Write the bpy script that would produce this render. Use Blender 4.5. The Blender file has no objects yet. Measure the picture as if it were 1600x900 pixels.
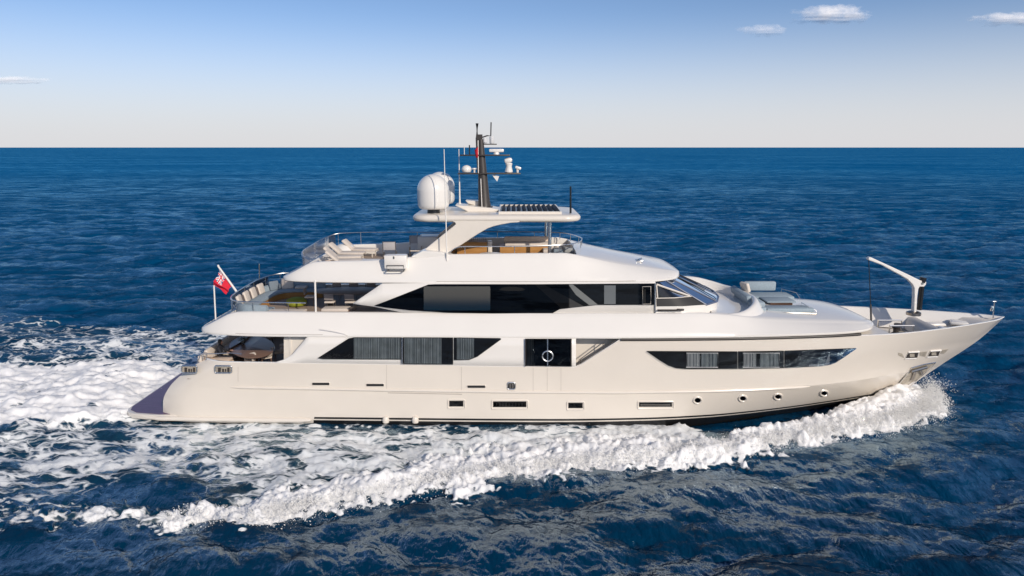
import bpy, bmesh, math, random
import numpy as np
from mathutils import Vector, Matrix, Euler
random.seed(7); RNG = np.random.default_rng(11)
S = bpy.context.scene
COL = S.collection
R = math.radians
# ---------------------------------------------------------------- camera
F = 1081.0                                   # focal length in pixels of the 1600 px wide photograph
PT = math.atan(220 / F); CP, SP = math.cos(PT), math.sin(PT)
CY, CZ = -34.0, 12.58
cd = bpy.data.cameras.new('camera'); cam = bpy.data.objects.new('camera', cd); COL.objects.link(cam)
cam.location = (0, CY, CZ); cam.rotation_euler = (math.pi / 2 - PT, 0, 0)
cd.sensor_width = 36; cd.lens = F / 1600 * 36; cd.clip_start = 0.5; cd.clip_end = 90000
S.camera = cam
# ---------------------------------------------------------------- sky, sun, exposure
SUN_EL, SUN_AZ = R(26), R(147)               # azimuth clockwise from +Y: behind the camera, a little to its right
w = bpy.data.worlds.new('World'); S.world = w; w.use_nodes = True
nt = w.node_tree; bg = nt.nodes['Background']
sky = nt.nodes.new('ShaderNodeTexSky'); sky.sky_type = 'NISHITA'; sky.sun_disc = False
sky.sun_elevation = SUN_EL; sky.sun_rotation = SUN_AZ
sky.air_density = 0.6; sky.dust_density = 0.5; sky.ozone_density = 2.2; sky.altitude = 0
tcw = nt.nodes.new('ShaderNodeTexCoord'); sxw = nt.nodes.new('ShaderNodeSeparateXYZ'); nt.links.new(tcw.outputs['Generated'], sxw.inputs[0])
mrw = nt.nodes.new('ShaderNodeMapRange'); mrw.interpolation_type = 'SMOOTHSTEP'; nt.links.new(sxw.outputs[2], mrw.inputs[0])
mrw.inputs[1].default_value = 0.0; mrw.inputs[2].default_value = 0.19; mrw.inputs[3].default_value = 0.92; mrw.inputs[4].default_value = 0.0
mxw = nt.nodes.new('ShaderNodeMix'); mxw.data_type = 'RGBA'; mxw.inputs[7].default_value = (5.75, 5.65, 5.8, 1)      # sea haze low over the horizon
nt.links.new(mrw.outputs[0], mxw.inputs[0]); nt.links.new(sky.outputs[0], mxw.inputs[6])
nt.links.new(mxw.outputs[2], bg.inputs[0]); bg.inputs[1].default_value = 0.115
sl = bpy.data.lights.new('sun', 'SUN'); sl.energy = 3.15; sl.angle = R(0.6); sl.color = (1.0, 0.89, 0.76)
so = bpy.data.objects.new('sun', sl); COL.objects.link(so)
sd = Vector((math.sin(SUN_AZ) * math.cos(SUN_EL), math.cos(SUN_AZ) * math.cos(SUN_EL), math.sin(SUN_EL)))
so.rotation_euler = sd.to_track_quat('Z', 'Y').to_euler(); so.location = sd * 60
S.view_settings.view_transform = 'Standard'; S.view_settings.look = 'None'
S.view_settings.exposure = 0.12; S.view_settings.gamma = 1.0
S.cycles.use_denoising = True
S.cycles.max_bounces = 8; S.cycles.transparent_max_bounces = 40
S.cycles.caustics_reflective = False; S.cycles.caustics_refractive = False
# ---------------------------------------------------------------- pixel -> world helpers (design coordinates)
def at(px, py, Y):
    u = (px - 800) / F; v = (py - 450) / F
    t = (Y - CY) / (CP - v * SP)
    return Vector((u * t, Y, CZ + (-SP - v * CP) * t))
def on_z(px, py, z):
    u = (px - 800) / F; v = (py - 450) / F
    t = (z - CZ) / (-SP - v * CP)
    return (u * t, CY + (CP - v * SP) * t)
def lerp(a, b, t): return a + (b - a) * t
def tab(x, T):
    """smooth (pchip) interpolation in a table of (x, y)"""
    xs = np.array([p[0] for p in T], float); ys = np.array([p[1] for p in T], float)
    h = np.diff(xs); d = np.diff(ys) / h
    m = np.zeros_like(ys)
    for i in range(1, len(xs) - 1):
        if d[i-1] * d[i] > 0:
            w1 = 2 * h[i] + h[i-1]; w2 = h[i] + 2 * h[i-1]
            m[i] = (w1 + w2) / (w1 / d[i-1] + w2 / d[i])
    m[0] = d[0]; m[-1] = d[-1]
    x = np.clip(np.asarray(x, float), xs[0], xs[-1])
    i = np.clip(np.searchsorted(xs, x) - 1, 0, len(h) - 1)
    t = (x - xs[i]) / h[i]
    r = ((1 + 2*t) * (1-t)**2 * ys[i] + t * (1-t)**2 * h[i] * m[i] + t*t*(3-2*t) * ys[i+1] + t*t*(t-1) * h[i] * m[i+1])
    return float(r) if r.ndim == 0 else r
# ---------------------------------------------------------------- materials
MATS = {}
def mat(name, col, rough=0.4, metal=0.0, spec=0.5, coat=0.0, var=0.0, vscale=3.0, bump=0.0, bscale=40.0, emit=None):
    m = bpy.data.materials.new(name); m.use_nodes = True; n = m.node_tree; b = n.nodes['Principled BSDF']
    b.inputs['Base Color'].default_value = (*col, 1); b.inputs['Roughness'].default_value = rough
    b.inputs['Metallic'].default_value = metal; b.inputs['Specular IOR Level'].default_value = spec
    b.inputs['Coat Weight'].default_value = coat; b.inputs['Coat Roughness'].default_value = 0.05
    tc = None
    if var or bump:
        tc = n.nodes.new('ShaderNodeTexCoord')
    if var:
        nz = n.nodes.new('ShaderNodeTexNoise'); nz.inputs['Scale'].default_value = vscale; nz.inputs['Detail'].default_value = 5
        n.links.new(tc.outputs['Object'], nz.inputs['Vector'])
        mr = n.nodes.new('ShaderNodeMapRange'); mr.inputs[1].default_value = .25; mr.inputs[2].default_value = .75
        mr.inputs[3].default_value = 1 - var; mr.inputs[4].default_value = 1 + var
        mx = n.nodes.new('ShaderNodeMix'); mx.data_type = 'RGBA'; mx.blend_type = 'MULTIPLY'; mx.inputs[0].default_value = 1
        mx.inputs[6].default_value = (*col, 1)
        n.links.new(nz.outputs[0], mr.inputs[0]); n.links.new(mr.outputs[0], mx.inputs[7]); n.links.new(mx.outputs[2], b.inputs['Base Color'])
    if bump:
        nb = n.nodes.new('ShaderNodeTexNoise'); nb.inputs['Scale'].default_value = bscale; nb.inputs['Detail'].default_value = 3
        n.links.new(tc.outputs['Object'], nb.inputs['Vector'])
        bp = n.nodes.new('ShaderNodeBump'); bp.inputs['Strength'].default_value = bump; bp.inputs['Distance'].default_value = 0.02
        n.links.new(nb.outputs[0], bp.inputs['Height']); n.links.new(bp.outputs[0], b.inputs['Normal'])
    MATS[name] = m
    return m
WHITE = mat('gelcoat_white', (0.80, 0.775, 0.735), 0.22, coat=0.4, var=0.02, vscale=0.6, bump=0.012, bscale=1.1)
HULLW = mat('hull_ivory', (0.73, 0.675, 0.60), 0.2, coat=0.45, var=0.025, vscale=0.5, bump=0.015, bscale=0.9)
CREAM = mat('gelcoat_cream', (0.74, 0.69, 0.62), 0.3, coat=0.2, var=0.02)
BLACKP = mat('black_paint', (0.012, 0.012, 0.013), 0.3)
DARKMETAL = mat('mast_charcoal', (0.045, 0.038, 0.034), 0.38, var=0.1)
GASKET = mat('dark_rubber', (0.02, 0.016, 0.014), 0.5)
INTERIOR = mat('dark_interior', (0.012, 0.012, 0.014), 0.6)
SEAM = mat('seam_grey', (0.42, 0.38, 0.34), 0.6)
STEEL = mat('polished_steel', (0.72, 0.71, 0.69), 0.27, metal=1.0)
DULLSTEEL = mat('dull_steel', (0.36, 0.33, 0.30), 0.3, metal=1.0)
SATIN = mat('satin_steel', (.40, .36, .30), .5, metal=.1, var=.3, vscale=6)
GREYFAB = mat('grey_blue_fabric', (0.29, 0.36, 0.41), 0.85, var=0.12, vscale=14, bump=0.25, bscale=90)
GREYDK = mat('slate_fabric', (0.17, 0.21, 0.25), 0.85, var=0.12, vscale=14, bump=0.25, bscale=90)
CREAMFAB = mat('cream_fabric', (0.66, 0.59, 0.52), 0.9, var=0.06, vscale=9, bump=0.25, bscale=60)
PEACH = mat('peach_cushion', (0.70, 0.56, 0.44), 0.85, var=0.06, vscale=9, bump=0.2, bscale=60)
STRIPE = mat('taupe_fabric', (0.16, 0.13, 0.12), 0.9, var=0.1, vscale=12)
GREENFAB = mat('olive_green_fabric', (0.27, 0.30, 0.025), 0.85, var=0.2, vscale=12, bump=0.4, bscale=60)
def wood(name, a, b_, rough, plank=0.0, axis=0):
    m = bpy.data.materials.new(name); m.use_nodes = True; n = m.node_tree; b = n.nodes['Principled BSDF']
    tc = n.nodes.new('ShaderNodeTexCoord'); mp = n.nodes.new('ShaderNodeMapping')
    mp.inputs['Scale'].default_value = (0.7, 9, 9); n.links.new(tc.outputs['Object'], mp.inputs[0])
    nz = n.nodes.new('ShaderNodeTexNoise'); nz.inputs['Scale'].default_value = 2.2; nz.inputs['Detail'].default_value = 7; nz.inputs['Distortion'].default_value = .6
    n.links.new(mp.outputs[0], nz.inputs['Vector'])
    cr = n.nodes.new('ShaderNodeValToRGB'); cr.color_ramp.elements[0].position = .3; cr.color_ramp.elements[1].position = .7
    cr.color_ramp.elements[0].color = (*a, 1); cr.color_ramp.elements[1].color = (*b_, 1)
    n.links.new(nz.outputs[0], cr.inputs[0]); out = cr.outputs[0]
    if plank:
        sx = n.nodes.new('ShaderNodeSeparateXYZ'); n.links.new(tc.outputs['Object'], sx.inputs[0])
        md = n.nodes.new('ShaderNodeMath'); md.operation = 'PINGPONG'; md.inputs[1].default_value = plank / 2
        n.links.new(sx.outputs[1 - axis if axis < 2 else 2], md.inputs[0])
        lt = n.nodes.new('ShaderNodeMath'); lt.operation = 'LESS_THAN'; lt.inputs[1].default_value = plank * 0.05
        n.links.new(md.outputs[0], lt.inputs[0])
        mx = n.nodes.new('ShaderNodeMix'); mx.data_type = 'RGBA'; mx.inputs[7].default_value = (0.02, 0.016, 0.014, 1)
        n.links.new(lt.outputs[0], mx.inputs[0]); n.links.new(out, mx.inputs[6]); out = mx.outputs[2]
    n.links.new(out, b.inputs['Base Color']); b.inputs['Roughness'].default_value = rough
    return m
TEAK = wood('teak_deck', (0.34, 0.26, 0.20), (0.46, 0.36, 0.28), 0.6, plank=0.11)
TEAKP = wood('reflection_tinted_teak', (0.085, 0.045, 0.095), (0.15, 0.085, 0.16), 0.3, plank=0.12)  # purple cast of reflections painted into the teak colour
BARWOOD = wood('golden_teak', (0.36, 0.17, 0.045), (0.50, 0.26, 0.08), 0.45)
TABLEWOOD = wood('table_walnut', (0.16, 0.10, 0.08), (0.23, 0.15, 0.12), 0.34)
GREYTABLE = mat('grey_table', (0.27, 0.24, 0.24), 0.5, var=0.08)
DARKWOOD = wood('dark_walnut', (0.06, 0.032, 0.022), (0.11, 0.06, 0.04), 0.35)
def glass(name, tint, ior=1.5, gloss=(0.95, 0.97, 1.0), rough=0.012, boost=0.0):
    m = bpy.data.materials.new(name); m.use_nodes = True; n = m.node_tree; n.nodes.remove(n.nodes['Principled BSDF'])
    t = n.nodes.new('ShaderNodeBsdfTransparent'); t.inputs[0].default_value = (*tint, 1)
    g = n.nodes.new('ShaderNodeBsdfGlossy'); g.inputs[0].default_value = (*gloss, 1); g.inputs['Roughness'].default_value = rough
    f = n.nodes.new('ShaderNodeFresnel'); f.inputs[0].default_value = ior
    a = n.nodes.new('ShaderNodeMath'); a.operation = 'ADD'; a.inputs[1].default_value = boost; a.use_clamp = True
    n.links.new(f.outputs[0], a.inputs[0])
    mx = n.nodes.new('ShaderNodeMixShader')
    n.links.new(a.outputs[0], mx.inputs[0]); n.links.new(t.outputs[0], mx.inputs[1]); n.links.new(g.outputs[0], mx.inputs[2])
    n.links.new(mx.outputs[0], n.nodes['Material Output'].inputs[0])
    return m
GLASS = glass('tinted_glass', (0.50, 0.52, 0.53), ior=1.45)
GLASSDK = glass('dark_tinted_glass', (0.16, 0.165, 0.17), ior=1.42)
GLASSCL = glass('clear_glass', (0.82, 0.88, 0.90), boost=0.02)
WSGLASS = glass('windshield_glass', (0.10, 0.13, 0.18), ior=1.7, boost=0.18)
CURTAIN = mat('curtain_grey', (0.40, 0.44, 0.46), 0.9, var=.25, vscale=2.5)
SHEER = mat('pale_curtain', (0.62, 0.63, 0.64), 0.9)
# ---------------------------------------------------------------- mesh builder
class MB:
    def __init__(s): s.v = []; s.f = []; s.m = []
    def add(s, vs, fs, mi=0):
        b = len(s.v); s.v += [tuple(p) for p in vs]
        for f in fs: s.f.append(tuple(b + i for i in f)); s.m.append(mi)
        return s
    def box(s, x0, x1, y0, y1, z0, z1, mi=0):
        v = [(x, y, z) for z in (z0, z1) for y in (y0, y1) for x in (x0, x1)]
        return s.add(v, [(0,2,3,1), (4,5,7,6), (0,1,5,4), (2,6,7,3), (0,4,6,2), (1,3,7,5)], mi)
    def rbox(s, c, size, r=0.05, rot=None, mi=0, seg=2):
        bm = bmesh.new(); bmesh.ops.create_cube(bm, size=1)
        for v in bm.verts: v.co = Vector((v.co.x * size[0], v.co.y * size[1], v.co.z * size[2]))
        r = min(r, min(size) * .49)
        bmesh.ops.bevel(bm, geom=list(bm.edges), offset=r, segments=seg, profile=.5, affect='EDGES')
        M = Matrix.Translation(c) @ (Euler(rot).to_matrix().to_4x4() if rot else Matrix())
        bm.verts.index_update()
        s.add([M @ v.co for v in bm.verts], [[v.index for v in f.verts] for f in bm.faces], mi); bm.free()
        return s
    def tube(s, pts, r, n=8, mi=0, close=False):
        pts = [Vector(p) for p in pts]; rr = r if isinstance(r, (list, tuple)) else [r] * len(pts)
        vs = []; N = len(pts)
        up = Vector((0, 0, 1))
        for i, p in enumerate(pts):
            a = pts[(i - 1) % N] if (i > 0 or close) else p; b = pts[(i + 1) % N] if (i < N - 1 or close) else p
            d = (b - a).normalized()
            u = d.cross(up)
            if u.length < 1e-3: u = d.cross(Vector((0, 1, 0)))
            u.normalize(); q = u.cross(d)
            for k in range(n):
                t = 2 * math.pi * k / n
                vs.append(p + (u * math.cos(t) + q * math.sin(t)) * rr[i])
        fs = []
        for i in range(N if close else N - 1):
            j = (i + 1) % N
            for k in range(n):
                l = (k + 1) % n
                fs.append((i*n+k, i*n+l, j*n+l, j*n+k))
        if not close:
            fs.append(tuple(range(n - 1, -1, -1))); fs.append(tuple((N-1)*n + k for k in range(n)))
        return s.add(vs, fs, mi)
    def lathe(s, prof, c=(0, 0, 0), n=24, mi=0, sx=1, sy=1):
        vs = []
        for (r, z) in prof:
            for k in range(n):
                t = 2 * math.pi * k / n
                vs.append((c[0] + r * math.cos(t) * sx, c[1] + r * math.sin(t) * sy, c[2] + z))
        fs = []
        for i in range(len(prof) - 1):
            for k in range(n):
                l = (k + 1) % n
                fs.append((i*n+k, i*n+l, (i+1)*n+l, (i+1)*n+k))
        fs.append(tuple(range(n - 1, -1, -1))); fs.append(tuple((len(prof)-1)*n + k for k in range(n)))
        return s.add(vs, fs, mi)
    def prism(s, poly, y0, y1, mi=0):
        """polygon in XZ extruded along Y"""
        n = len(poly)
        vs = [(p[0], y0, p[1]) for p in poly] + [(p[0], y1, p[1]) for p in poly]
        fs = [tuple(range(n)), tuple(range(2*n - 1, n - 1, -1))]
        for i in range(n): j = (i + 1) % n; fs.append((j, i, n + i, n + j))
        return s.add(vs, fs, mi)
    def slab(s, poly, z0, z1, mi=0):
        n = len(poly)
        vs = [(p[0], p[1], z0) for p in poly] + [(p[0], p[1], z1) for p in poly]
        fs = [tuple(range(n - 1, -1, -1)), tuple(range(n, 2 * n))]
        for i in range(n): j = (i + 1) % n; fs.append((i, j, n + j, n + i))
        return s.add(vs, fs, mi)
    def grid(s, G, mi=0, flip=False, mf=None):
        """G[i][j] of points"""
        ni, nj = len(G), len(G[0]); b = len(s.v)
        s.v += [tuple(p) for row in G for p in row]
        for i in range(ni - 1):
            for j in range(nj - 1):
                q = (b+i*nj+j, b+i*nj+j+1, b+(i+1)*nj+j+1, b+(i+1)*nj+j)
                s.f.append(q[::-1] if flip else q); s.m.append(mf(i, j) if mf else mi)
        return s
    def mirror(s):
        n = len(s.v); k = len(s.f)
        s.v += [(x, -y, z) for x, y, z in s.v]
        s.f += [tuple(n + i for i in f[::-1]) for f in s.f[:k]]; s.m += s.m[:k]
        return s
    def build(s, name, mats, parent=None, loc=None, rot=None, smooth=35, weld=0.0, bevel=0, normals=False, solid=0):
        me = bpy.data.meshes.new(name); me.from_pydata(s.v, [], s.f)
        if not isinstance(mats, (list, tuple)): mats = [mats]
        for m in mats: me.materials.append(m)
        me.polygons.foreach_set('material_index', s.m)
        if weld or normals:
            bm = bmesh.new(); bm.from_mesh(me)
            if weld: bmesh.ops.remove_doubles(bm, verts=bm.verts, dist=weld)
            if normals: bmesh.ops.recalc_face_normals(bm, faces=bm.faces)
            bm.to_mesh(me); bm.free()
        me.update()
        if smooth:
            me.polygons.foreach_set('use_smooth', [True] * len(me.polygons)); me.set_sharp_from_angle(angle=R(smooth))
        o = bpy.data.objects.new(name, me); COL.objects.link(o)
        if parent: o.parent = parent
        if loc: o.location = loc
        if rot: o.rotation_euler = rot
        if solid:
            md = o.modifiers.new('solid', 'SOLIDIFY'); md.thickness = solid; md.offset = 0
        if bevel:
            md = o.modifiers.new('bevel', 'BEVEL'); md.width = bevel; md.segments = 2; md.limit_method = 'ANGLE'; md.angle_limit = R(40)
        return o
def tag(o, label, cat, group=None, kind=None):
    if label: o['label'] = label
    if cat: o['category'] = cat
    if group: o['group'] = group
    if kind: o['kind'] = kind
    return o
def thing(name, label, cat, loc=(0, 0, 0), rz=0, group=None):
    o = bpy.data.objects.new(name, None); COL.objects.link(o); o.location = loc; o.rotation_euler = (0, 0, rz)
    return tag(o, label, cat, group)
def dup(root, loc, rz, label):
    c = root.copy(); COL.objects.link(c); c.location = loc; c.rotation_euler = (0, 0, rz); c['label'] = label
    for ch in root.children:
        k = ch.copy(); COL.objects.link(k); k.parent = c
        for g in ch.children:
            q = g.copy(); COL.objects.link(q); q.parent = k
    return c
# ================================================================ SEA
# hull waterplane used by the sea (see the hull tables below)
ZL = [-0.9, 0.25, 1.7, 2.95, 4.2]
STEM = [(-0.9, 18.6), (0.25, 20.3), (1.0, 21.2), (1.7, 22.1), (2.95, 23.75), (4.2, 24.95)]
STERN = [(-0.9, -16.2), (0.1, -16.45), (0.9, -16.4), (1.5, -16.1), (2.2, -15.4), (2.75, -14.6), (3.0, -14.15), (4.2, -14.0)]
HB = {
 -0.9: [(-17, 3.2), (-9, 3.4), (2, 3.6), (6, 3.3), (9, 2.7), (11, 2.1), (13.6, 1.3), (15.8, .6), (18.6, 0.0)],
 0.25: [(-17, 3.62), (-9, 3.85), (2, 4.08), (6, 3.92), (9, 3.55), (11, 3.1), (13.6, 2.35), (15.8, 1.6), (18, .8), (20.3, 0.0)],
 1.7: [(-17, 3.55), (-13, 3.72), (-6, 3.95), (0, 4.12), (4.6, 4.15), (8.7, 4.03), (11.75, 3.76), (13.8, 3.36), (16, 2.75), (18, 1.98), (20, 1.1), (22.1, 0.0)],
 2.95: [(-17, 3.5), (-13.4, 3.78), (-7, 3.95), (0, 4.15), (5, 4.2), (8.6, 4.12), (11.6, 3.9), (14.5, 3.5), (17, 2.85), (19, 2.15), (21, 1.3), (22.5, .62), (23.75, 0.0)],
 4.2: [(-17, 3.5), (-13.4, 3.8), (-11.5, 3.86), (-7, 3.98), (0, 4.14), (5, 4.2), (8.6, 4.12), (11.5, 3.94), (14.5, 3.6), (16, 3.3), (17.5, 3.03), (18.8, 2.72), (20.7, 2.12), (22.3, 1.5), (23.4, 1.02), (24.3, .55), (24.95, 0.0)],
}
def hb(X, z):
    X = np.asarray(X, float); z = np.asarray(z, float)
    xs = tab(z, STEM)
    t = np.clip((X + 17) / (xs + 17), 0, 1)
    L = []
    for zl in ZL:
        e = HB[zl][-1][0]
        L.append(tab(-17 + t * (e + 17), HB[zl]))
    L = np.array(L)
    zc = np.clip(z, ZL[0], ZL[-1])
    i = np.clip(np.searchsorted(ZL, zc) - 1, 0, len(ZL) - 2)
    za = np.array(ZL)
    f = (zc - za[i]) / (za[i+1] - za[i])
    if L.ndim == 1: return float(L[i] * (1 - f) + L[i+1] * f)
    idx = np.indices(i.shape)
    return L[(i, *idx)] * (1 - f) + L[(i + 1, *idx)] * f
def tile(n, beta, seed, lo=1, hi=None):
    """periodic random field with power law spectrum, unit std"""
    r = np.random.default_rng(seed)
    k = np.fft.fftfreq(n) * n; kx, ky = np.meshgrid(k, k, indexing='ij'); kk = np.hypot(kx, ky); kk[0, 0] = 1
    a = kk ** (-beta); a[kk < lo] = 0
    if hi: a[kk > hi] = 0
    f = np.fft.ifft2(np.fft.fft2(r.standard_normal((n, n))) * a).real
    return f / f.std()
def samp(T, x, y, L):
    n = T.shape[0]; u = (x / L) * n; v = (y / L) * n
    i = np.floor(u).astype(int); j = np.floor(v).astype(int); a = u - i; b = v - j
    i %= n; j %= n; i1 = (i + 1) % n; j1 = (j + 1) % n
    return T[i, j] * (1-a) * (1-b) + T[i1, j] * a * (1-b) + T[i, j1] * (1-a) * b + T[i1, j1] * a * b
def ocean(n, L, kp, hs, wind, seed, lmin, lmax, spread=3):
    """one cascade of a directional wind sea; returns height and choppy displacements"""
    r = np.random.default_rng(seed)
    k = np.fft.fftfreq(n, L / n) * 2 * math.pi; kx, ky = np.meshgrid(k, k, indexing='ij'); kk = np.hypot(kx, ky); kk[0, 0] = 1e-6
    th = np.arctan2(ky, kx) - wind
    sp = kk ** -3.6 * np.exp(-1.1 * (kp / kk) ** 2) * (np.abs(np.cos(th)) ** spread + 0.07)
    band = (kk > 2 * math.pi / lmax) & (kk < 2 * math.pi / lmin)
    a = np.sqrt(sp) * band
    h = np.fft.fft2(r.standard_normal((n, n))) * a
    H = np.fft.ifft2(h).real; sc = hs / 4 / H.std()
    Dx = np.fft.ifft2(1j * kx / kk * h).real * sc; Dy = np.fft.ifft2(1j * ky / kk * h).real * sc
    return H * sc, Dx, Dy
WIND = R(252)
OC = [(163.0, ocean(512, 163.0, 2*math.pi/15, 0.30, WIND, 3, 3.4, 60, 4), 1.0),
      (97.0, ocean(512, 97.0, 2*math.pi/5.0, 0.36, WIND + .35, 5, 1.1, 12, 2.5), 1.0),
      (23.0, ocean(512, 23.0, 2*math.pi/1.7, 0.10, WIND - .3, 9, 0.13, 3.0, 1.5), 0.9)]
def poly_dist(px, py, P):
    """signed distance-like to an open polyline (distance, side sign, arclength param 0..1)"""
    best = np.full(px.shape, 1e9); side = np.zeros_like(px); par = np.zeros_like(px)
    Ls = [math.dist(P[i], P[i+1]) for i in range(len(P) - 1)]; tot = sum(Ls); acc = 0
    for i in range(len(P) - 1):
        ax, ay = P[i]; dx, dy = P[i+1][0] - ax, P[i+1][1] - ay; L2 = dx*dx + dy*dy
        t = np.clip(((px - ax) * dx + (py - ay) * dy) / L2, 0, 1)
        qx, qy = px - ax - t * dx, py - ay - t * dy; d = np.hypot(qx, qy)
        m = d < best - 1e-6
        best = np.where(m, d, best); side = np.where(m, np.sign(dx * (py - ay) - dy * (px - ax)), side)
        par = np.where(m, (acc + t * Ls[i]) / tot, par); acc += Ls[i]
    return best * np.where(side == 0, 1, side), par
def sstep(a, b, x):
    t = np.clip((x - a) / (b - a), 0, 1); return t * t * (3 - 2 * t)
# outer edge of the bow wash, from the stem aft (starboard; the port side is its mirror image)
CREST = [(21.9, 0.2), (21.3, -1.6), (20.0, -3.3), (17.4, -4.55), (13.4, -5.7), (9.2, -7.1), (5.1, -8.0), (2.0, -8.7), (-0.6, -9.2), (-3.2, -10.1), (-6.8, -11.7), (-8.9, -12.7), (-12.0, -12.75), (-16.0, -12.2), (-22, -13.2), (-34, -16)]
def wake(x, y):
    """returns (height added, calm factor for ambient waves, foam density, thick foam)"""
    T1 = tile(256, 1.15, 21, 2, 20); T2 = tile(256, 0.9, 22, 4, 12); T3 = tile(256, 1.5, 23)
    h = np.zeros_like(x); D = np.zeros_like(x); thick = np.zeros_like(x)
    wob = 0.55 * samp(T3, x, y, 21) + 0.26 * samp(T1, x, y, 6.3) + .16 * samp(T2, x, y, 4.1) + .12 * samp(T2, x, y, 1.9)
    turb = samp(T1, x * .8, y, 9.0); fine = samp(T2, x, y, 2.6); mid = samp(T2, x * .7, y, 7.7)
    ridge = np.zeros_like(x)
    for sgn in (1, -1):
        yy = y * sgn
        d, s = poly_dist(x, yy, CREST)          # + on the hull side when running aft with hull to starboard's left
        d = -d
        half = sstep(-1.3, .1, -yy)
        if sgn < 0: live = live * np.interp(x, [-20, -8, 0], [.25, .6, 1])
        wobs = wob * np.interp(s, [0, .05, .15, .5, 1], [.25, .35, .5, .8, 1.0])
        dd = d + wobs
        live = np.interp(x, [-34, -24, -17, -12, -9, 22], [0, .2, .6, .85, 1, 1])
        # solid white roll just inside the edge
        wid = np.interp(x, [-34, -16, -9, -4, 2, 6, 9, 12, 14, 16, 18, 20], [.3, .35, 1.5, 1.7, 1.9, 1.8, 1.3, 1.35, 1.7, 2.2, 2.6, 3.0])
        roll = sstep(-.95, -.05, dd) * (1 - sstep(wid * .75, wid * 1.5, dd)) * half
        D = np.maximum(D, roll * live)
        thick = np.maximum(thick, roll * live)
        H = np.interp(x, [-34, -16, -9, -3, 3, 9, 14, 17.5, 19.5, 21, 22], [.05, .10, .30, .35, .38, .42, .52, .70, .85, .6, .05])
        wp = np.maximum(wid, .9); prof = np.exp(-((dd - wp * .55) / (wp * .55)) ** 2)
        ridge = np.maximum(ridge, H * prof * half)
        # lacy field between the roll and the hull
        inner = sstep(0.2, .9, dd - wid * .55) * half
        side = np.clip(-yy - 3.2, 0, 12)
        lace = np.interp(x, [-40, -30, -22, -17, -10, -4, 2, 6, 8.0, 9.4], [.40, .52, .60, .60, .66, .73, .83, 1.0, .92, .0])
        near = 1 - .35 * np.exp(-((side - .9) / .75) ** 2) * sstep(-12, -8, x) * (1 - sstep(3, 7, x))
        D = np.maximum(D, inner * lace * near)
        hw = (-yy) - np.interp(x, [-17, -9, 2, 6, 9, 12], [3.62, 3.87, 4.1, 3.95, 3.5, 2.8])
        D = np.maximum(D, .80 * np.exp(-((hw - .22) / .22) ** 2) * sstep(-17, -15, x) * (1 - sstep(6, 9, x)) * (.8 + .35 * samp(T1, x, y * 0, 5.0)))
        # clear trough astern of the wash, outboard
        gap = np.exp(-((x + 13.5) / 2.8) ** 2 - ((-yy - 10.4) / 1.1) ** 2)
        D = D * (1 - .75 * gap * half)
        # dark trough against the hull just aft of the stem
        tx = np.interp(x, [7.2, 9.3, 13.5, 16, 18, 19], [0.0, 1.5, 1.4, .65, .15, 0])
        off = (-yy) - np.interp(x, [7, 9, 11, 13.6, 15.8, 18, 20], [3.75, 3.5, 3.05, 2.3, 1.5, .8, .1])
        tr = (1 - sstep(tx * .75, tx * 1.15 + .02, off + .25 * wob)) * (tx > .02) * (yy < .5) * (off > -2)
        D = D * (1 - tr); thick = thick * (1 - tr); h -= .25 * tr
    h += ridge
    # stern wash
    ax = np.clip(-17.2 - x, 0, 60)
    bw = 3.3 + 2.7 * (1 - np.exp(-ax / 5)) + .02 * ax + .35 * wob
    core = sstep(0, 1.2, -16.6 - x) * (1 - sstep(bw * .82, bw * 1.12, np.abs(y)))
    fade = np.interp(ax, [0, 12, 25, 45, 60], [1, 1, .9, .75, .6])
    stk = samp(T1, x * .10, y, 6.5); stk2 = samp(T1, x * .16, y + 3, 3.1)
    D = np.maximum(D, core * fade * (1.0 + .10 * mid * (ax > 2) - sstep(1.5, 6, ax) * (.26 * sstep(.5, 1.7, stk) + .16 * sstep(.4, 1.6, stk2))))
    h += core * sstep(1, 4, ax) * (.05 * stk + .03 * stk2)
    thick = np.maximum(thick, core * fade)
    h += core * (.6 * np.exp(-((ax - 4.5) / 3.5) ** 2) + .02 * turb)
    h += .42 * np.exp(-((np.abs(y) - bw * 1.18 - .2) / .9) ** 2) * sstep(1.5, 5, ax) * np.interp(ax, [0, 20, 60], [1, .7, .2])
    # streaks of foam along the port side and astern outboard
    st = np.exp(-((np.abs(y) - 7.9 - .05 * ax + .8 * wob) / 1.15) ** 2) * sstep(-6, 2, ax + 3) * (x < -10)
    D = np.maximum(D, st * .74 * np.interp(ax, [0, 15, 40], [1, .85, .4]))
    st2 = np.exp(-((np.abs(y) - 13.2) / 1.5) ** 2) * sstep(14, 20, -x) * np.interp(x, [-60, -40, -18], [.2, .4, .45]) * (y < 0)
    D = np.maximum(D, st2)
    # turbulence
    active = sstep(.25, .8, D)
    h += thick * np.where(x < -16.5, .5, 1) * (.014 * turb + .008 * mid + .015 * fine) + active * (.04 * turb + .022 * mid + .012 * fine)
    hull_in = (np.abs(y) < np.interp(x, [-18, -16.5, -9, 2, 6, 9, 11, 13.6, 15.8, 18, 19], [3.0, 3.35, 3.6, 3.85, 3.65, 3.15, 2.65, 1.9, 1.15, .35, 0])) & (x > -18) & (x < 19)
    calm = np.where(np.abs(y) < 20, 1 - .65 * np.exp(-np.clip(np.abs(y) - 4, 0, 9) / 1.6) * sstep(-20, -16, x) * (1 - sstep(20, 23, x)), 1)
    h = np.where(hull_in, np.minimum(h, 0) - .25, h)
    return h, calm, np.clip(D, 0, 1.1), np.clip(thick, 0, 1)
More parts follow.
